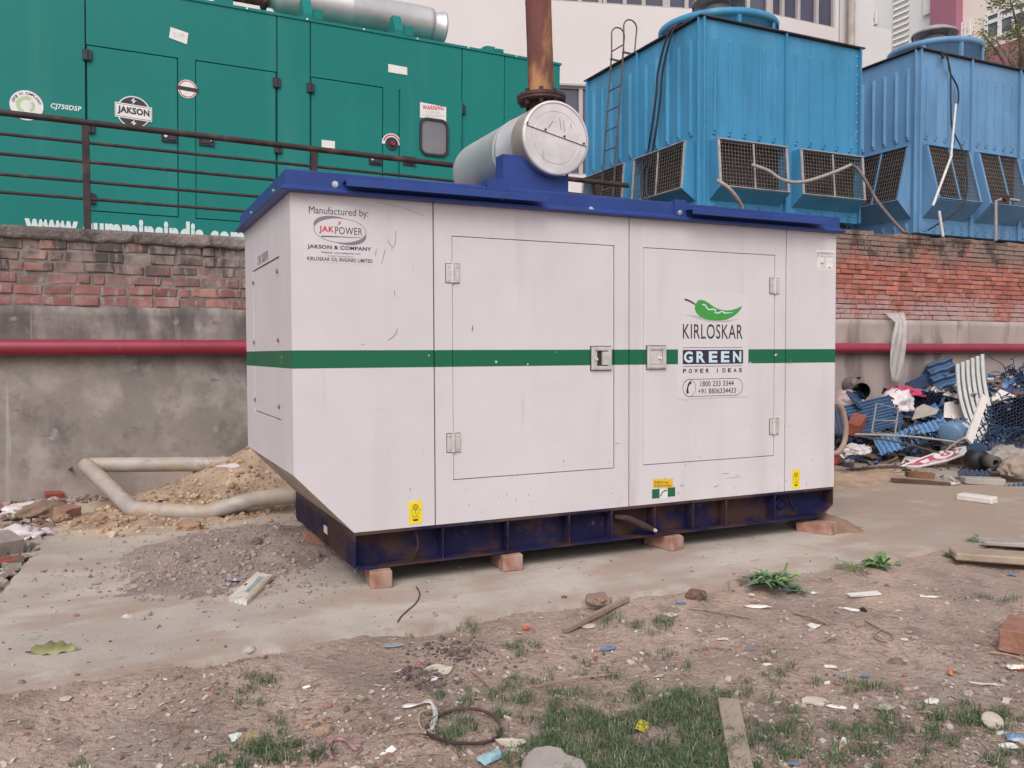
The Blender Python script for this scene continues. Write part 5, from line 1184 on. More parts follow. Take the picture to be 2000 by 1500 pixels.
# boards
def board(poly, t, mat): return MB().prism(poly, (0, 0, 0), (1, 0, 0), (0, 0, 1), t, mat)
put(board([(-.17, 0), (.15, -.03), (.18, .13), (-.06, .19), (-.12, .17)], .012, WBOARD), 'board', onY(1874, 815, 2.2), (R(-28), 0, face()), 'square white board behind the drum', 'board')
put(board([(-.12, 0), (.1, .02), (.14, .17), (.05, .24), (-.08, .16)], .012, WBOARD), 'board', onY(1962, 800, 2.2), (R(-25), R(-12), face()), 'broken white board right of the ribbed panel', 'board')
put(board([(-.16, -.02), (.12, 0), (.16, .05), (.04, .15), (-.05, .12)], .01, GBOARD), 'board', onY(1808, 812, 2.35), (R(-40), R(-10), face()), 'beige folded board above the light blue sheet', 'board')
# bags and cloth
put(blob(.20, .16, .15, BAGP, 3, .3, 1.8, 4, .35), 'rubbish_bag', onY(1655, 800, 2.7), (0, 0, .3), 'stuffed dirty pinkish bag at the back of the rubbish', 'bag')
put(blob(.20, .15, .16, BAGW, 8, .45, 2.0, 4, .5), 'rubbish_bag', onY(1752, 800, 2.6), (0, 0, .8), 'crumpled white sack under the pink cloth', 'bag')
put(blob(.22, .12, .07, PINKC, 12, .45, 2.4, 4, .5), 'cloth', onY(1768, 772, 2.8), (0, R(6), -.2), 'bright pink cloth on top of the white sack', 'cloth')
put(blob(.14, .10, .06, BAGW, 22, .5, 2.6, 4, .5), 'rubbish_bag', onY(1672, 885, 1.7), (0, 0, .1), 'flat crumpled white bag low in the rubbish', 'bag')
put(blob(.20, .14, .12, DM('grey_sacking', (170, 158, 152), .8), 29, .4, 2.6, 4, .5), 'rubbish_bag', onY(1968, 905, 1.0), (0, 0, .1), 'grey sacking beside the black roll', 'bag')
put(blob(.16, .1, .11, DM('beige_sack', (168, 150, 136), .8), 39, .35, 2.6, 4, .4), 'rubbish_bag', onY(1985, 925, .75), (0, 0, .1), 'beige sack at the right edge by the blue strip', 'bag')
mb = MB(); mb.tube([(0, 0, 0), (0, .35, .06)], .10, DM('rusty_can', (120, 108, 104), .6, .2), 20, caps=False); mb.tube([(0, .0, 0), (0, .30, .05)], .094, BLK, 20, caps=False); mb.disc((0, .25, .04), (0, -1, 0), .095, .01, BLK, 20); put(mb, 'pipe_offcut', onY(1682, 765, 2.8), (0, 0, -.5), 'open ended grey pipe offcut at the back of the rubbish', 'pipe')
o = brick('brick', 'terracotta block half buried beside the wavy blue sheets', tuple(onY(1672, 842, 1.9)), .5, (.28, .12, .12), DM('terracotta', (150, 84, 66), .9, .2, 8, bump=.4), rx=.2, group='loose bricks in the rubbish'); o.rotation_euler.y = -.3
# wire frame
mb = MB(); P = [onY(1703, 845, 1.75), onY(1712, 788, 1.85), onY(1755, 798, 1.9), onY(1748, 848, 1.8), onY(1703, 845, 1.75)]; o0 = P[0].copy()
for a, b_ in zip(P[:-1], P[1:]): mb.bar(a-o0, b_-o0, .012, .012, DM('grey_wire', (150, 140, 136)))
mb.bar(onY(1707, 820, 1.8)-o0, onY(1752, 822, 1.85)-o0, .010, .010, GBOARD); put(mb, 'bent_wire_frame', o0, None, 'thin bent wire frame in front of the blue wavy sheet', 'frame')
def rod(name, a, b_, r, mat, lab, cat='rod', bend=.02):
    a, b_ = Vector(a), Vector(b_); m_2 = a.lerp(b_, .5)+Vector((0, 0, bend)); put(MB().tube(spline([Vector((0, 0, 0)), m_2-a, b_-a], 5), r, mat, 7), name, a, None, lab, cat)
rod('rod', onY(1670, 848, 1.55), onY(1880, 865, 1.35), .009, STONEG, 'long pale rod lying across the front of the rubbish')
rod('rod', onY(1678, 852, 1.5), onY(1835, 885, 1.35), .008, DWOOD, 'thin dark rod below the long pale rod')
rod('rod', onY(1845, 882, 1.3), onY(1900, 848, 1.35), .010, WOOD, 'short brown stick under the leaning white plank')
# hose by the generator corner
mb = MB(); P = [onY(u, v, 1.7) for u, v in ((1632, 785), (1645, 800), (1652, 830), (1650, 860), (1640, 880), (1628, 885), (1600, 880))]; o0 = P[0].copy(); mb.tube(spline([x-o0 for x in P]), .024, DM('beige_hose', (176, 150, 140), .6), 10); put(mb, 'hose', o0, None, 'stiff beige hose curving out from behind the generator', 'hose')
# painted sign on the ground
SGN = DM('sign_white', (216, 210, 212), .5, .04); SRED = DM('sign_red', (196, 96, 112), .6, .15, spots=[dict(c=(.6, .5, .5), sc=8, a=.52, b=.6, k=.8)])
g0 = onZ(1795, 914); sn = (Vector((CPOS.x-g0.x, CPOS.y-g0.y, 0)).normalized()*math.sin(R(30))+Vector((0, 0, math.cos(R(30))))).normalized()
sg = thing('sign_board', 'faded red and white sign board lying tilted on the ground', 'sign', g0); sg['_local'] = 1
def sp(pts, lift): return [onP(u, v, g0, sn)-g0+sn*lift for u, v in pts]
def splate(mb, pts, lift, mat): mb.add(sp(pts, lift), [tuple(range(len(pts)))], mat)
mb = MB(); out_ = [(1758, 912), (1795, 914), (1850, 902), (1899, 884), (1898, 871), (1868, 876), (1822, 887), (1787, 900)]
A = sp(out_, .012); B2 = sp(out_, 0); n = len(out_); mb.add(A+B2, [tuple(range(n)), tuple(range(2*n-1, n-1, -1))]+[(i, i+n, (i+1) % n+n, (i+1) % n) for i in range(n)], SGN); mb.build('panel', sg)
mb = MB(); splate(mb, [(1768, 911), (1795, 911), (1848, 900), (1872, 890), (1878, 877), (1826, 888), (1790, 902)], .0135, SRED)
splate(mb, [(1843+20*math.cos(t), 890-.17*20*math.cos(t)+7.5*math.sin(t)) for t in [2*math.pi*i/24 for i in range(24)]], .0150, SGN)
splate(mb, [(1846+10*math.cos(t), 889.5-.17*10*math.cos(t)+3.8*math.sin(t)) for t in [2*math.pi*i/20 for i in range(20)]], .0165, SRED)
splate(mb, [(1840, 889), (1849, 886.5), (1846, 889), (1852, 890.5), (1842, 892.5), (1845, 890)], .0180, SGN)
splate(mb, [(1795, 904), (1812, 898), (1816, 903), (1806, 908)], .0150, SGN); splate(mb, [(1864, 884), (1872, 879), (1874, 886), (1868, 889)], .0150, SGN)
mb.build('lettering', sg)
put(board([(0, 0), (.22, -.01), (.30, .05), (.26, .10), (.08, .13)], .006, WBOARD), 'board', onZ(1760, 905), (R(-62), 0, face(-.1)), 'torn white sheet behind the painted sign', 'board')
# rolls and blocks in front
mb = MB(); mb.lathe([(.03, 0), (.092, 0), (.092, .13), (.03, .13), (.03, 0)], (0, 0, 0), (.25, 1, .05), BLK, 24); put(mb, 'foam_roll', onY(1919, 897, 1.05)+Vector((0, 0, -.02)), (0, 0, 0), 'black foam roll lying in front of the rubbish', 'roll')
mb = MB(); mb.lathe([(.026, 0), (.06, 0), (.06, .11), (.026, .11), (.026, 0)], (0, 0, 0), (.35, 1, .05), DM('grey_foam', (98, 90, 88)), 24); put(mb, 'foam_roll', onY(1945, 904, .9), (0, 0, 0), 'small grey foam roll with a round hole beside the black roll', 'roll')
put(blob(.13, .1, .09, MUD, 51, .3, 2, 3), 'mud_lump', onZ(1876, 905), (0, 0, 0), 'brown lump of mud beside the painted sign', 'lump')
put(plank(.62, .07, .028, DWOOD), 'plank', onZ(1705, 918), (0, 0, face(.45)), 'long dark board lying on the sand behind the generator', 'plank')
put(plank(.46, .075, .03, DWOOD), 'plank', onZ(1797, 945), (0, R(2), face(-.42)), 'dark plank under a brown wood chunk on the sand', 'plank')
put(plank(.22, .09, .05, DM('brown_wood', (134, 96, 76), .9, .3, 8, bump=.5)), 'wood_chunk', onZ(1796, 940)+Vector((0, 0, .03)), (0, R(3), face(-.15)), 'chunk of brown wood resting on the dark plank', 'wood')
put(board([(-.30, -.10), (.20, -.10), (.28, .06), (.02, .12), (-.1, .06)], .012, GBOARD), 'board', onZ(1850, 930)+Vector((0, 0, .015)), (R(-80), 0, face(-.05)), 'flat grey board on the ground in front of the sign', 'board')
put(plank(.32, .14, .055, STONEG), 'hollow_block', onZ(1918, 945), (0, R(2), face(-.15)), 'white hollow block lying behind the pale stone slab', 'block', bevel=.006)
put(plank(.26, .095, .05, WBOARD), 'stone_block', onZ(1908, 980), (0, 0, face(-.95)), 'pale tapered stone block alone on the sand', 'stone', bevel=.008)
put(scrap(.12, WBOARD, 5, .1), 'paper_scrap', onZ(1858, 945), (0, 0, .2), 'pale scrap on the sand beside the hollow block', 'paper')
put(blob(.05, .04, .06, REDB, 3, .4), 'red_scrap', onZ(1634, 908), (0, 0, 0), 'red plastic scrap by the generator corner', 'scrap')
# concrete slab piece and clay block at the right edge
put(plank(.50, .17, .045, BEIGEC), 'concrete_slab', onZ(1958, 1096, -.06), (0, R(1), face(-.28)), 'flat broken concrete slab at the right edge by the weeds', 'slab', bevel=.008)
put(plank(.40, .13, .025, STONEG), 'concrete_slab', onZ(1975, 1064, -.05), (0, R(1), face(-.2)), 'thinner slab behind the broken concrete slab', 'slab', bevel=.006)
cb_ = brick('brick', 'muddy clay brick with a hollow in its top at the right edge', tuple(onZ(1990, 1262, -.09)), face(.9), (.23, .11, .09), DM('muddy_brick', (168, 122, 104), .95, .2, 10, bump=.6, bsc=40), group='loose bricks in the dirt')

# small scraps that have settled on top of the heap
bpy.context.view_layer.update(); dgr = bpy.context.evaluated_depsgraph_get(); q = MB()
for i in range(700):
    x = random.uniform(5.6, 11.4); y = random.uniform(1.5, 3.45)
    ok, loc, nn, ix, ob, mw = SC.ray_cast(dgr, Vector((x, y, 1.6)), Vector((0, 0, -1)))
    if not ok or loc.z > .85 or loc.z < .02: continue
    r_ = random.uniform(.015, .06)
    if i % 3: crumple(q, (x, y, loc.z+r_*.25), r_, random.choice(SCM+SCM[3:5]), 900+i)
    else: q.obox((x, y, loc.z+r_*.12), (r_*random.uniform(.8, 3), r_*.5, r_*.2), (random.uniform(-.5, .5), random.uniform(-.5, .5), random.uniform(0, 3)), FRG, random.random())
kind(q.build('rubble_scraps'), 'stuff')
def gz(u, v):
    p = onZ(u, v, GR-.03)
    for k in range(3): p = onZ(u, v, max(drop(p.x, p.y), -.2))
    return p

# ------------------------------------------------------------------ rubble at the left edge
FRL = M('left_fragments', (.3, .3, .3), .2, 8, .85, ramp=[rc(150, 118, 104), rc(120, 104, 98), rc(176, 160, 152), rc(148, 84, 70), rc(206, 198, 196), rc(96, 80, 74), rc(168, 148, 132), rc(190, 182, 178)])
q = MB()
for i in range(1100):
    u = random.uniform(-70, 190); v = random.uniform(935, 1150)
    if u > 185-(v-960)*.95: continue
    p = onZ(u, v, GR-.02)
    if p.y > WY-.08: continue
    s_ = random.uniform(.012, .05); e = (random.uniform(-.6, .6), random.uniform(-.6, .6), random.uniform(0, 3))
    q.obox((p.x, p.y, GR-.02+s_*.4+.05*fb(p.x*2, p.y*2)), (s_*random.uniform(.8, 2.2), s_*random.uniform(.7, 1.4), s_*random.uniform(.15, .8)), e, FRL, random.random())
for i in range(500):    # strip at the foot of the left wall
    x = random.uniform(-2.4, .2); y = WY-.06-abs(random.gauss(0, .14)); s_ = random.uniform(.008, .035)
    q.obox((x, y, GR+s_*.3), (s_*1.6, s_, s_*.6), (random.uniform(-.6, .6), random.uniform(-.6, .6), random.uniform(0, 3)), FRL, random.random())
kind(q.build('brick_rubble'), 'stuff')
BRD = DM('dusty_brick', (168, 128, 112), .95, .2, 9, bump=.5, bsc=40)
BRK = DM('red_brick_bit', (156, 78, 62), .95, .2, 9, bump=.5, bsc=40)
lb_ = 'loose bricks in the left rubble'
brick('brick', 'dusty brick chunk at the foot of the left wall', tuple(onZ(28, 958)), .3, (.22, .12, .09), BRD, rx=.3, group=lb_)
brick('brick', 'pale slanted brick leaning beside the dusty chunk', tuple(onZ(55, 962)), .9, (.18, .11, .10), BRD, rx=-.4, group=lb_)
brick('brick', 'red brick bit right of the yellow packet', tuple(onZ(105, 975)), .2, (.12, .09, .06), BRK, rx=.2, group=lb_)
brick('brick', 'orange brick bit near the bent end of the drain pipe', tuple(onZ(155, 968)), .7, (.13, .08, .06), BRK, rx=-.2, group=lb_)
brick('brick', 'grey block standing at the left frame edge', tuple(onZ(8, 1090, -.06)), .5, (.13, .20, .13), DM('grey_block', (160, 146, 140), .95, .1, 9, bump=.4), rx=.15, group=lb_)
brick('brick', 'dark red brick bit below the grey block', tuple(onZ(8, 1112, -.07)), .2, (.16, .09, .06), BRK, rx=.1, group=lb_)
brick('brick', 'brown brick half sunk in the earth left of the drain pipe', tuple(onZ(132, 1012)), .9, (.15, .1, .08), BRD, rx=.2, group=lb_)
put(blob(.12, .06, .012, DM('yellow_packet', (206, 186, 96), .5, .1), 4, .4, 2.4, 4, .3), 'packet', onZ(42, 972)+Vector((0, 0, .04)), (0, R(4), .2), 'crumpled yellow packet in the left rubble', 'packet')
put(blob(.17, .10, .05, BAGW, 14, .5, 2.2, 4, .5), 'rubbish_bag', onZ(52, 1000), (0, 0, .9), 'white plastic bag in the left rubble, under the yellow packet', 'bag')
put(blob(.20, .13, .06, BAGW, 24, .5, 2.4, 4, .5), 'rubbish_bag', onZ(22, 1058, -.06), (0, 0, .3), 'greyish white plastic bag above the grey block', 'bag')
put(blob(.16, .09, .07, DM('mud_bag', (150, 124, 108), .9), 34, .4, 2.4, 4, .4), 'earth_lump', onZ(88, 1005), (0, 0, .5), 'lump of dried earth right of the white bag', 'lump')
put(plank(.26, .05, .03, BLK), 'charred_stick', onZ(98, 944), (0, 0, face(-.05)), 'black charred stick at the foot of the left wall', 'stick')
rod('stick', onZ(118, 935), onY(140, 915, 3.4), .012, DWOOD, 'short dark stick leaning on the left wall', 'stick')
put(scrap(.10, BAGW, 77, .3), 'paper_scrap', (onY(445, 915, 2.3)+Vector((0, 0, .01))), (R(14), 0, .1), 'white paper scrap on top of the earth mound', 'paper')
for u, v, s_, lab in ((335, 925, .13, 'brown stone on the mound below the upper pipe'), (510, 950, .11, 'pale stone on the earth mound near the generator'), (370, 985, .12, 'flat stone inside the bend of the drain pipe'), (315, 985, .07, 'dark curled scrap inside the bend of the drain pipe'), (195, 1022, .08, 'pale stone in front of the drain pipe corner'), (120, 1018, .09, 'tan stone left of the drain pipe corner')):
    p = gz(u, v)
    put(blob(s_*.7, s_*.5, s_*.4, DM('stone', (168, 136, 112) if s_ != .07 else (70, 62, 60), .95, .2, 8, bump=.5, bsc=30), u, .35, 2, 3), 'stone', (p.x, p.y, drop(p.x, p.y)), (0, 0, u), lab, 'stone', 'stones around the drain pipe')
for u, v, s_, lab in ((500, 1052, .035, 'grey stone on the crest of the gravel heap'), (516, 1045, .028, 'dark stone beside the one on the gravel crest')):
    p = onZ(u, v, .06); put(blob(s_, s_*.8, s_*.8, DM('grit_stone', (130, 116, 112), .95, .2, 8), u, .35, 2, 3), 'stone', (p.x, p.y, drop(p.x, p.y)-.01), (0, 0, u), lab, 'stone', 'stones on the gravel heap')

# ------------------------------------------------------------------ litter on the pad and the soil
CART = DM('flattened_carton', (206, 198, 188), .6, .06, 6, spots=[dict(c=(.33, .36, .35), sc=6, a=.55, b=.62, st=(1, 3, 1), k=.6)])
c4 = [gz(447, 1174), gz(482, 1182), gz(532, 1135), gz(501, 1129)]; o0 = c4[0].copy(); c4 = [p-o0+Vector((0, 0, .018 if i < 2 else .03)) for i, p in enumerate(c4)]
def cq(s, t, l=0): p = c4[0].lerp(c4[3], s).lerp(c4[1].lerp(c4[2], s), t); return p+Vector((0, 0, l))
mb = MB(); n = 8; E4 = [cq(0, i/n)-Vector((.006*(i % 2), .004*(i % 3), 0)) for i in range(n)]+[cq(i/n, 1) for i in range(n)]+[cq(1, 1-i/n)+Vector((.004*(i % 2), .005*(i % 3), 0)) for i in range(n)]+[cq(1-i/n, 0) for i in range(n)]
k_ = len(E4); mb.add(E4+[p-Vector((0, 0, .02)) for p in E4], [tuple(range(k_)), tuple(range(2*k_-1, k_-1, -1))]+[(i, i+k_, (i+1) % k_+k_, (i+1) % k_) for i in range(k_)], CART)
mb.add([cq(.25, .45, .001), cq(.25, .72, .001), cq(.88, .72, .001), cq(.88, .35, .001), cq(.6, .45, .001)], [(0, 1, 2, 3, 4)], DM('faded_print', (160, 170, 172), .6, .2, 30)); mb.add([cq(.05, .80, .001), cq(.05, .97, .001), cq(.95, .97, .001), cq(.95, .80, .001)], [(0, 1, 2, 3)], DM('ochre_print', (200, 178, 146), .6)); mb.add([cq(.45, .08, .001), cq(.47, .2, .001), cq(.55, .2, .001), cq(.53, .08, .001)], [(0, 1, 2, 3)], BLK)
put(mb, 'carton', o0, None, 'flattened white carton at the edge of the gravel heap', 'carton')
put(scrap(.045, DM('lilac_wrapper', (168, 156, 176), .3), 12, .6), 'wrapper', gz(456, 1135), (0, 0, .3), 'small lilac wrapper on the gravel heap above the carton', 'wrapper')
# big dry leaf
LG_ = DM('dry_green_leaf', (150, 148, 100), .6, .2, 12, spots=[dict(c=(.20, .16, .08), sc=14, a=.6, b=.72, k=.6)])
vs_ = []; nl_ = 14
for i in range(nl_+1):
    t = i/nl_; wv = .040*math.sin(math.pi*t**.8)*(1+.07*math.sin(t*23)); xx = -.08+.16*t; zz = .006+.006*math.sin(t*3.1)
    vs_ += [(xx, -wv*.8, zz*.3+.006*math.sin(t*19)), (xx, 0, zz), (xx, wv, zz*1.1+.014+.006*math.sin(t*23))]
mb = MB(); mb.add(vs_, [(i*3+k, i*3+k+1, i*3+k+4, i*3+k+3) for i in range(nl_) for k in (0, 1)], LG_, True); mb.tube([(-.08, 0, .006), (-.095, -.01, .010)], .0022, DWOOD, 5)
put(mb, 'leaf', gz(105, 1274), (R(2), 0, face(.15)), 'big dry green leaf lying on the concrete pad', 'leaf', sol=.0015)
BEI = DM('beige_board', (176, 158, 140), .8, .1, 6, bump=.2, spots=[dict(c=(.30, .22, .17), sc=9, a=.6, b=.72, k=.6)])
a, b_ = gz(1423, 1378), gz(1452, 1530); mb = plank((a-b_).length, .068, .018, BEI); put(mb, 'board', a.lerp(b_, .5)+Vector((0, 0, .006)), (0, 0, math.atan2((b_-a).y, (b_-a).x)), 'beige board lying in the grass at the bottom of the picture', 'board', bevel=.002)
mb = MB(); mb.prism([(-.10, -.08), (.10, -.09), (.085, -.02), (.035, .01), (.03, .035), (-.01, .05), (-.06, .04), (-.085, .0)], (0, 0, .05), UX, (0, 1, 0), .05, STONEG); put(mb, 'concrete_chunk', gz(1082, 1497)+Vector((0, 0, -.01)), (R(8), 0, face()), 'grey concrete chunk in the grass at the bottom edge', 'stone', bevel=.010)
mb = MB(); mb.tube([(.115*math.cos(a), .125*math.sin(a), .014+.006*math.sin(a*2)) for a in [2*math.pi*i/40 for i in range(40)]], .0052, DRUST, 7, closed=True); put(mb, 'hoop', gz(905, 1428), (0, 0, 0), 'rusty wire hoop lying in the grass', 'hoop')
STR = DM('white_strap', (206, 200, 198), .4, .08)
def strap(pts, w_, name, lab, cat, mat, h=.012):
    P = [gz(u, v) for u, v in pts]; o0 = P[0].copy(); P = spline([p-o0+Vector((0, 0, h)) for p in P], 6); mb = MB(); A = []; B2 = []
    for i, p in enumerate(P):
        d = (P[min(i+1, len(P)-1)]-P[max(0, i-1)]).normalized(); n_ = Vector((-d.y, d.x, .5*math.sin(i*.7))).normalized()*w_/2; A.append(p+n_); B2.append(p-n_)
    n = len(P); mb.add(A+B2, [(i, i+1, i+1+n, i+n) for i in range(n-1)], mat, True); put(mb, name, o0, None, lab, cat, sol=.0015)
strap([(786, 1386), (818, 1382), (838, 1376), (850, 1392), (848, 1415), (842, 1430), (832, 1440)], .018, 'strap', 'curved white plastic strap lying left of the rusty hoop', 'strap', STR)
strap([(842, 1396), (822, 1397), (818, 1418), (828, 1438)], .006, 'strap', 'thin yellowish strip looped inside the white strap', 'strap', DM('yellowish_strip', (196, 184, 150)))
strap([(640, 1470), (650, 1452), (668, 1452), (685, 1462), (696, 1475)], .014, 'ribbon', 'faded pink ribbon near the bottom left', 'ribbon', DM('faded_pink', (186, 140, 144), .7, .15), .015)
strap([(640, 1452), (645, 1462), (640, 1475), (652, 1490)], .016, 'ribbon', 'knotted end of pink ribbon beside the round stone', 'ribbon', DM('faded_pink_end', (180, 136, 140), .7, .15), .014)
def pk(u, v, l, w_, rz, rgb, lab, name='packet', cat='packet', extra=None):
    mt = DM(name+'_print', rgb, .35, .12, 30, spots=[dict(c=rc(*extra) if extra else (.6, .6, .6), sc=16, a=.5, b=.56, k=.9)])
    vs_ = []; rnd = random.Random(u)
    for j in range(5):
        for i in range(8): vs_.append(((i/7-.5)*l, (j/4-.5)*w_, .004+.010*math.sin(math.pi*j/4)*math.sin(math.pi*i/7)+rnd.uniform(0, .004)))
    put(MB().add(vs_, [(j*8+i, j*8+i+1, (j+1)*8+i+1, (j+1)*8+i) for j in range(4) for i in range(7)], mt), name, gz(u, v)+Vector((0, 0, .006)), (R(12), 0, rz), lab, cat, sol=.001)
pk(1257, 1426, .075, .045, .75, (226, 206, 40), 'bright yellow snack packet in the grass', extra=(150, 130, 150))
pk(958, 1486, .085, .040, .35, (168, 204, 214), 'pale blue packet at the bottom edge, left of the concrete chunk', extra=(120, 170, 190))
pk(1028, 1231, .034, .022, .2, (226, 92, 52), 'small orange wrapper in the dirt before the pad', 'wrapper', 'wrapper', (200, 80, 60))
pk(1855, 1319, .042, .018, -.9+1.6, (222, 130, 80), 'narrow orange wrapper on the bare dirt at right', 'wrapper', 'wrapper', (236, 190, 150))
pk(1988, 1309, .075, .026, -.5, (226, 214, 204), 'orange and white wrapper cut off by the right edge', 'wrapper', 'wrapper', (226, 110, 50))
pk(1985, 1447, .055, .04, -.8, (120, 150, 180), 'blue wrapper near the bottom right corner', 'wrapper', 'wrapper', (190, 200, 210))
pk(465, 1445, .05, .035, .2, (206, 214, 208), 'white and green wrapper by the bottom left grass', 'wrapper', 'wrapper', (150, 190, 170))
pk(1283, 1475, .05, .03, 1.2, (190, 204, 196), 'pale green wrapper in the grass left of the board', 'wrapper', 'wrapper', (120, 150, 140))
PW = DM('white_paper', (216, 210, 204), .7, .06, 10); PC = DM('cream_paper', (206, 196, 176), .7, .08, 10)
for u, v, r_, mt, lab, asp in ((858, 1310, .055, PC, 'torn cream paper beside the burnt patch of soil', .7), (845, 1328, .024, PW, 'small white scrap under the torn cream paper', .7), (1592, 1373, .050, PC, 'cream tile shaped scrap in the bare dirt', .62), (1633, 1383, .034, PW, 'white splinter right of the cream scrap', .3),
        (1302, 1362, .030, PW, 'white scrap at the top of the grass patch', .7), (1362, 1386, .022, PW, 'white scrap in the grass near the board top', .7), (1622, 1304, .026, PW, 'white paper square in the middle of the dirt at right', .6), (1766, 1251, .018, PW, 'tiny white chip right of the coiled twig', .6),
        (1498, 1300, .022, PW, 'white chip under a round stone in the dirt', .5), (1148, 1225, .035, PC, 'crumpled paper at the end of the wooden stick', .6), (1312, 1203, .036, PC, 'pale leaf scrap right of the wooden stick', .7), (1000, 1455, .050, PC, 'crumpled brown paper in the grass right of the hoop', .5), (1020, 1470, .040, PC, 'pale husk below the crumpled brown paper', .5),
        (128, 1367, .020, PC, 'pale chip in the dirt at far left', .9), (1660, 1192, .05, PW, 'white plastic scrap near the weeds', .4), (1590, 1160, .028, PW, 'white scrap between the weeds and the tile strip', .5), (1480, 1187, .06, PW, 'torn white sheet below the big weed', .35), (1820, 1168, .05, PW, 'white strip right of the tile strip', .2),
        (1590, 1225, .04, PW, 'white plastic film in the dirt below the stick', .6), (1820, 1372, .028, PW, 'white scrap above the right grass', .6), (1725, 1385, .05, PC, 'grey paper strip in the dirt at right', .35), (1930, 1340, .06, PC, 'dirty paper strip near the right edge', .22), (1968, 1460, .028, PW, 'white lid in the bottom right corner', .7), (700, 1365, .022, PC, 'pale chip above the white strap', .6)):
    put(scrap(r_, mt, u, .22, 9, asp), 'paper_scrap', gz(u, v)+Vector((0, 0, .003)), (R(6), 0, face(random.uniform(-.5, .5))), lab, 'scrap')
mb = MB(); mb.lathe([(0, .004), (.028, .0), (.034, .003), (.028, .008), (0, .011)], (0, 0, 0), UZ, PC, 20); put(mb, 'lid', gz(1938, 1418)+Vector((0, 0, .015)), (R(28), R(-18), 0), 'oval pale lid tilted in the grass at right', 'lid')
put(plank(.165, .032, .008, PW), 'tile_strip', gz(1687, 1165)+Vector((0, 0, .008)), (R(4), 0, face(.22)), 'white tile strip lying in the dirt right of the weeds', 'strip')
a, b_ = gz(1103, 1238), gz(1224, 1177); put(plank((a-b_).length, .026, .014, WOOD), 'stick', a.lerp(b_, .5)+Vector((0, 0, .010)), (0, R(-3), math.atan2((b_-a).y, (b_-a).x)), 'flat wooden stick lying at the edge of the pad', 'stick')
for a, b_, r_, lab in (((1350, 1192), (1465, 1211), .006, 'straight brown twig below the small weed'), ((1550, 1200), (1615, 1222), .008, 'crooked dry twig in the dirt below the white sheet'), ((1045, 1345), (1190, 1322), .004, 'long thin twig above the grass patch'), ((920, 1315), (955, 1345), .005, 'short twig right of the torn paper'), ((1932, 1278), (1998, 1292), .006, 'grey twig below the clay brick'), ((765, 1440), (850, 1437), .004, 'thin twig under the white strap'), ((1608, 1257), (1632, 1250), .005, 'pale straw beside the coiled twig')):
    pa, pb = gz(*a), gz(*b_); rod('twig', pa+Vector((0, 0, .008)), pb+Vector((0, 0, .008)), r_*.75, WOOD, lab, 'twig', .006)
mb = MB(); P = [gz(u, v)+Vector((0, 0, .008)) for u, v in ((1690, 1215), (1720, 1232), (1742, 1244), (1735, 1256), (1712, 1252), (1710, 1240), (1725, 1232))]; o0 = P[0].copy(); mb.tube(spline([p-o0 for p in P]), .004, WOOD, 6); put(mb, 'twig', o0, None, 'coiled brown twig in the dirt at right', 'twig')
mb = MB(); P = [onZ(u, v)+Vector((0, 0, .005)) for u, v in ((813, 1148), (820, 1162), (812, 1180), (795, 1195), (782, 1208), (777, 1217))]; o0 = P[0].copy(); mb.tube(spline([p-o0 for p in P]), .0026, CABLE, 6); put(mb, 'wire', o0, None, 'thin black wire on the pad below the front brick', 'wire')
for u, v, s_, rgb, lab in ((487, 1270, .024, (196, 184, 178), 'white stone at the edge of the pad'), (612, 1468, .032, (160, 142, 134), 'round grey stone beside the pink ribbon'), (490, 1447, .040, (168, 148, 118), 'tan stone in the bottom left grass'), (473, 1436, .026, (120, 100, 94), 'brown stone behind the tan stone'), (632, 1432, .034, (176, 146, 126), 'sandy stone above the pink ribbon'), (1252, 1453, .040, (128, 112, 104), 'dark lump beside the yellow packet'), (1280, 1440, .04, (150, 134, 124), 'pale lump in the grass right of the yellow packet'), (1495, 1288, .024, (176, 150, 132), 'round stone on the white chip'), (1675, 1221, .032, (160, 142, 122), 'flat round stone near the coiled twig'), (1752, 1295, .030, (140, 116, 102), 'brown clod in the dirt at right'), (1308, 1243, .022, (180, 168, 160), 'pale stone near the left of the dirt clearing'), (1360, 1166, .05, (120, 92, 80), 'brown hollow clod at the edge of the pad'), (1685, 1192, .02, (50, 44, 42), 'black lump beside the white plastic scrap'), (1168, 1175, .055, (150, 122, 108), 'broken brown clod where the pad edge crumbles'), (248, 1205, .02, (200, 190, 184), 'white pebble cluster on the pad at left')):
    p = gz(u, v); put(blob(s_, s_*.8, s_*.62, DM('pebble_stone', rgb, .95, .15, 20, bump=.5, bsc=60), u, .35, 1.8, 3), 'stone', (p.x, p.y, p.z-.004), (0, 0, u), lab, 'stone', 'single stones on the ground')
BSC = DM('blue_film', (110, 136, 168), .3, .2)
for u, v, r_, lab in ((1185, 1270, .035, 'dull blue plastic film above the grass'), (1690, 1323, .022, 'blue plastic scrap in the dirt right of centre'), (1645, 1325, .016, 'smaller blue scrap left of the other blue scrap'), (1465, 1270, .02, 'blue foil in the dirt left of the stone'), (1330, 1180, .026, 'bluish film by the hollow clod'), (1975, 1125, .035, 'grey blue film right of the concrete slab'), (1548, 1495, .022, 'blue scrap at the bottom edge'), (765, 1262, .05, 'pale bluish film pressed into the soil')):
    put(scrap(r_, BSC if u != 765 else DM('pressed_film', (160, 164, 168), .5), u, .35 if u != 765 else .05, 9, .6), 'plastic_scrap', gz(u, v)+Vector((0, 0, .003)), (0, 0, face(.3)), lab, 'scrap')
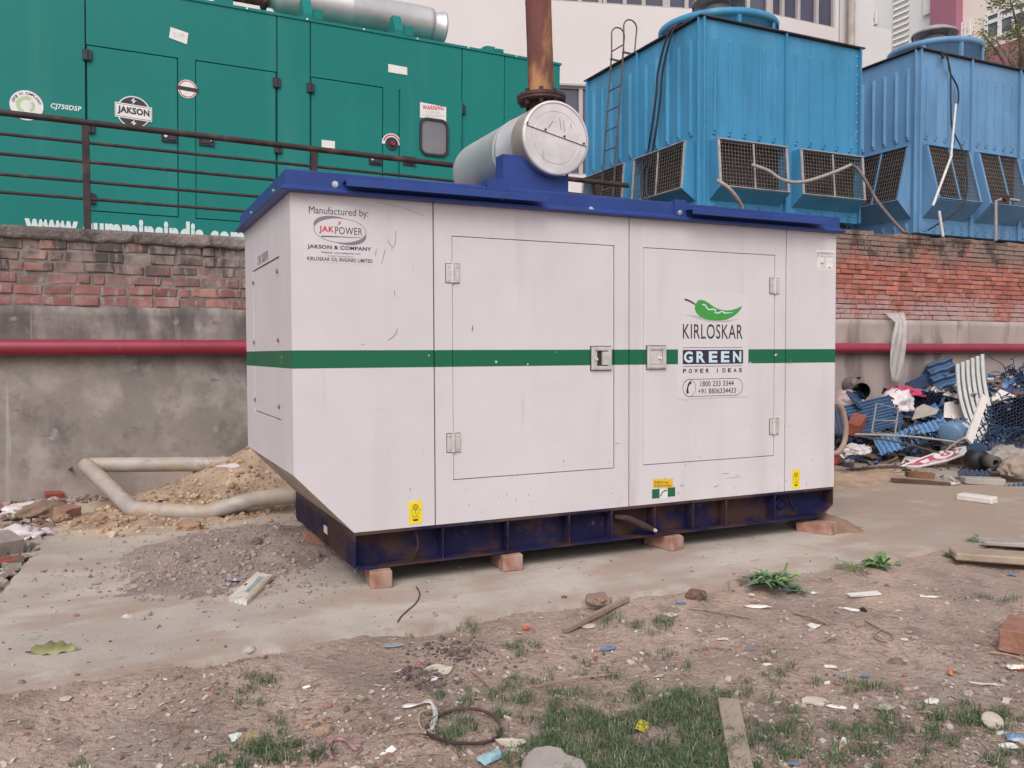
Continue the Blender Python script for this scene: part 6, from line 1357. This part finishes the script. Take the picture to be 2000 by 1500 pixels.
# dark burnt patch crumbs
q = MB(); BRN = M('burnt_soil', (.3, .3, .3), .3, 20, .95, ramp=[rc(84, 70, 68), rc(112, 94, 90), rc(134, 116, 110), rc(92, 80, 86)])
for i in range(650):
    u, v = (random.gauss(890, 44), random.gauss(1272, 13)) if i % 2 else (random.gauss(820, 26), random.gauss(1322, 10)); p = gz(u, v) if i % 6 == 0 else onZ(u, v, GR-.03); r_ = .003+random.expovariate(1/.003); stone(q, (p.x, p.y, H(p.x, p.y)+r_*.3), min(r_, .014), BRN)
kind(q.build('burnt_crumbs'), 'stuff')
# scattered chips and paper bits too small to count
CHP = M('litter_chips', (.3, .3, .3), .1, 30, .7, ramp=[rc(226, 220, 214, 1), rc(200, 186, 174), rc(170, 160, 156), rc(212, 202, 188, .95), rc(140, 114, 100), rc(190, 176, 166), rc(168, 142, 124), rc(232, 226, 222, 1)])
q = MB()
for i in range(1500):
    u = random.uniform(760, 2010) if i < 1250 else random.uniform(0, 760); v = random.uniform(1130, 1500) if i < 1250 else random.uniform(1340, 1500); p = onZ(u, v, GR-.04)
    if p.y > -.66: continue
    s_ = .003+min(.02, random.expovariate(1/.004)); q.obox((p.x, p.y, H(p.x, p.y)+.003), (s_*random.uniform(1, 2.4), s_, s_*.15), (random.uniform(-.4, .4), random.uniform(-.4, .4), random.uniform(0, 3)), CHP, random.random())
TW = [(p_.x, p_.y) for p_ in (onZ(random.uniform(300, 2000), random.uniform(1180, 1500), GR-.04) for _ in range(1500))]
for x, y in TW:
    if y > -.66: continue
    a = random.uniform(0, 3.14); l = random.uniform(.015, .06); z = H(x, y)+.004
    q.bar((x, y, z), (x+l*math.cos(a), y+l*math.sin(a), H(x+l*math.cos(a), y+l*math.sin(a))+.004+random.random()*.006), .0022, .0018, CHP)
    for k in range(6): q.r[-1-k] = random.choice((.55, .6, .85, .3))
kind(q.build('litter_chips'), 'stuff')

# ------------------------------------------------------------------ grass and weeds
GRS = M('grass_blades', (.1, .1, .05), .15, 10, .6, ramp=[srgb(48, 64, 46), srgb(64, 86, 56), srgb(84, 106, 70), srgb(116, 124, 92), srgb(156, 146, 120)])
def blade(mb, x, y, z, l, a, lean, mat, w_=.0022, rnd=.5):
    d = Vector((math.cos(a), math.sin(a), 0)); s_ = Vector((-d.y, d.x, 0))*w_; P = [Vector((x, y, z)), Vector((x, y, z))+d*l*lean*.35+Vector((0, 0, l*.55)), Vector((x, y, z))+d*l*lean+Vector((0, 0, l*(1-.45*lean)))]
    mb.add([P[0]-s_, P[0]+s_, P[1]+s_*.8, P[1]-s_*.8, P[2]], [(0, 1, 2, 3), (3, 2, 4)], mat, rnd=rnd)
q = MB()
PATCH = [(760, 1238, 22, 8, 60, .9), (795, 1240, 16, 8, 60, .9), (900, 1213, 28, 9, 150, 1), (935, 1208, 16, 8, 90, 1), (975, 1200, 20, 6, 90, .9), (1012, 1273, 20, 9, 120, .9), (1235, 1217, 40, 11, 190, .9), (1195, 1210, 18, 6, 50, .8),
    (480, 1352, 36, 12, 110, .7), (520, 1365, 26, 10, 120, .8), (540, 1450, 40, 18, 420, 1), (480, 1475, 50, 14, 260, .9), (620, 1480, 30, 12, 140, .9), (910, 1360, 36, 12, 190, .9), (880, 1425, 22, 18, 260, .9), (905, 1405, 18, 10, 120, .9),
    (1110, 1400, 60, 26, 800, 1.05), (1180, 1440, 80, 32, 1500, 1.1), (1300, 1380, 60, 22, 900, 1.05), (1360, 1430, 40, 26, 800, 1.1), (1220, 1490, 90, 22, 1400, 1.15), (1360, 1480, 50, 20, 800, 1.15), (1030, 1480, 40, 18, 300, 1), (1400, 1365, 20, 10, 120, .9), (1080, 1345, 60, 14, 260, .8), (1150, 1300, 50, 12, 90, .7),
    (1515, 1430, 50, 22, 340, .9), (1640, 1410, 60, 24, 380, .85), (1600, 1460, 70, 24, 320, .9), (1730, 1400, 22, 10, 140, .9), (1860, 1405, 50, 12, 420, .9), (1950, 1410, 50, 10, 360, .9), (1840, 1455, 50, 18, 240, .9), (1980, 1480, 30, 14, 160, .9), (1300, 1290, 24, 9, 90, .8), (1375, 1355, 26, 9, 140, .85), (1560, 1335, 50, 12, 170, .75), (1525, 1310, 16, 8, 90, .8), (1720, 1345, 26, 12, 110, .8), (1265, 1225, 20, 8, 60, .8), (1890, 1165, 20, 5, 50, .7), (1980, 1170, 20, 5, 60, .7), (1500, 1490, 60, 14, 260, .9), (1700, 1480, 80, 18, 260, .8), (350, 1490, 60, 8, 90, .8), (150, 1490, 30, 8, 40, .7), (1450, 1290, 60, 20, 90, .6), (1930, 1075, 24, 6, 80, .8)]
for u, v, su, sv, n_, hs_2 in PATCH:
    cl2 = [(random.gauss(u, su), random.gauss(v, sv)) for _ in range(max(3, n_//22))]
    for i in range(int(n_*(1.7 if n_ < 500 else 2.0))):
        cu_, cv = random.choice(cl2); p = onZ(random.gauss(cu_, 5+su*.08), random.gauss(cv, 3+sv*.1), GR-.045)
        if p.y > -.60 and p.x > -1.4: continue
        if (p-CPOS).length < 1.5: continue
        l = random.uniform(.015, .055)*hs_2; blade(q, p.x, p.y, H(p.x, p.y)-.004, l, random.uniform(0, 6.28), random.uniform(.35, 1.15), GRS, random.uniform(.0007, .0016), min(1, max(0, random.gauss(.36 if random.random() > .25 else .8, .18))))
kind(q.build('grass'), 'stuff')
WEED = M('weed_leaves', (.1, .2, .05), .2, 14, .55, ramp=[srgb(74, 92, 78), srgb(92, 112, 92), srgb(110, 128, 112), srgb(92, 124, 70), srgb(112, 146, 74), srgb(132, 158, 92)]); STEM = DM('weed_stems', (158, 178, 104), .6)
def weed(u, v, r_, sets, lab):
    o0 = gz(u, v); st_ = MB(); lf = MB(); rnd = random.Random(u)
    t_ = thing('weed', lab, 'weed', o0, 'broad leaved weeds at the edge of the pad'); t_['_local'] = 1
    for n_, h, wd, lo_, hi_, c0, c1 in sets:
        for i in range(n_):
            a = rnd.uniform(0, 6.28); l = r_*rnd.uniform(lo_, hi_); el = rnd.uniform(.05, 1)*h; s0 = rnd.uniform(0, .35); sag = rnd.uniform(1.6, 2.9); cv = rnd.uniform(-.7, .7); of = Vector((rnd.gauss(0, .22)*r_, rnd.gauss(0, .16)*r_, 0)); W2 = l*wd*rnd.uniform(.6, 1.2); col_ = rnd.uniform(c0, c1); vs_ = []; m_2 = 7; C = []
            for j in range(m_2+1):
                t = s0+(1-s0)*j/m_2; aa = a+cv*t; C.append(Vector((math.cos(aa)*l*t, math.sin(aa)*l*t, l*el*math.sin(t*sag)+.006))+of)
            for j, c_ in enumerate(C):
                d = (C[min(j+1, m_2)]-C[max(0, j-1)]).normalized(); sd_ = Vector((-d.y, d.x, 0)); sd_.normalize(); t = j/m_2
                ww = W2*math.sin(math.pi*max(.02, min(.98, t))**.7)*.5*(1+.28*(-1)**j*rnd.random()); tw = rnd.uniform(-.2, .7); vs_ += [c_-sd_*ww+Vector((0, 0, ww*tw)), c_, c_+sd_*ww+Vector((0, 0, ww*.35))]
            lf.add([(x, y, max(z, .003)) for x, y, z in vs_], [(j*3+k, j*3+k+1, j*3+k+4, j*3+k+3) for j in range(m_2) for k in (0, 1)], WEED, rnd=col_); st_.tube([of*.4, C[0], C[2]], .0016, STEM, 5)
    st_.build('stems', t_); lf.build('leaves', t_)
BROAD = lambda n: (n, .18, .42, .55, 1.1, 0, .5); THIN = lambda n: (n, .48, .15, .35, .95, .5, 1)
weed(1508, 1140, .165, [BROAD(30), THIN(34)], 'largest leafy weed at the broken edge of the pad')
weed(1558, 1155, .11, [BROAD(12)], 'low weed with dull leaves touching the largest weed')
weed(1722, 1108, .10, [(16, .6, .55, .5, 1.0, .45, 1), BROAD(8)], 'bright green weed right of the largest weed')
weed(1672, 1112, .12, [(30, .35, .10, .4, 1.1, .2, .5)], 'pale thin leaved weed left of the bright green one')
weed(1372, 1170, .05, [(12, .8, .4, .5, 1, .2, .7)], 'small weed beside the hollow clod')
weed(1858, 1088, .06, [(14, .6, .5, .5, 1, .3, 1)], 'small weed in front of the broken concrete slab')
weed(1905, 1058, .07, [(14, .5, .3, .5, 1, .3, 1)], 'small weed behind the broken concrete slab')
weed(5, 1130, .07, [(14, .7, .5, .5, 1, .4, 1)], 'small green weed at the left edge of the pad')

for o in COL.objects:
    if '_local' in o: del o['_local']
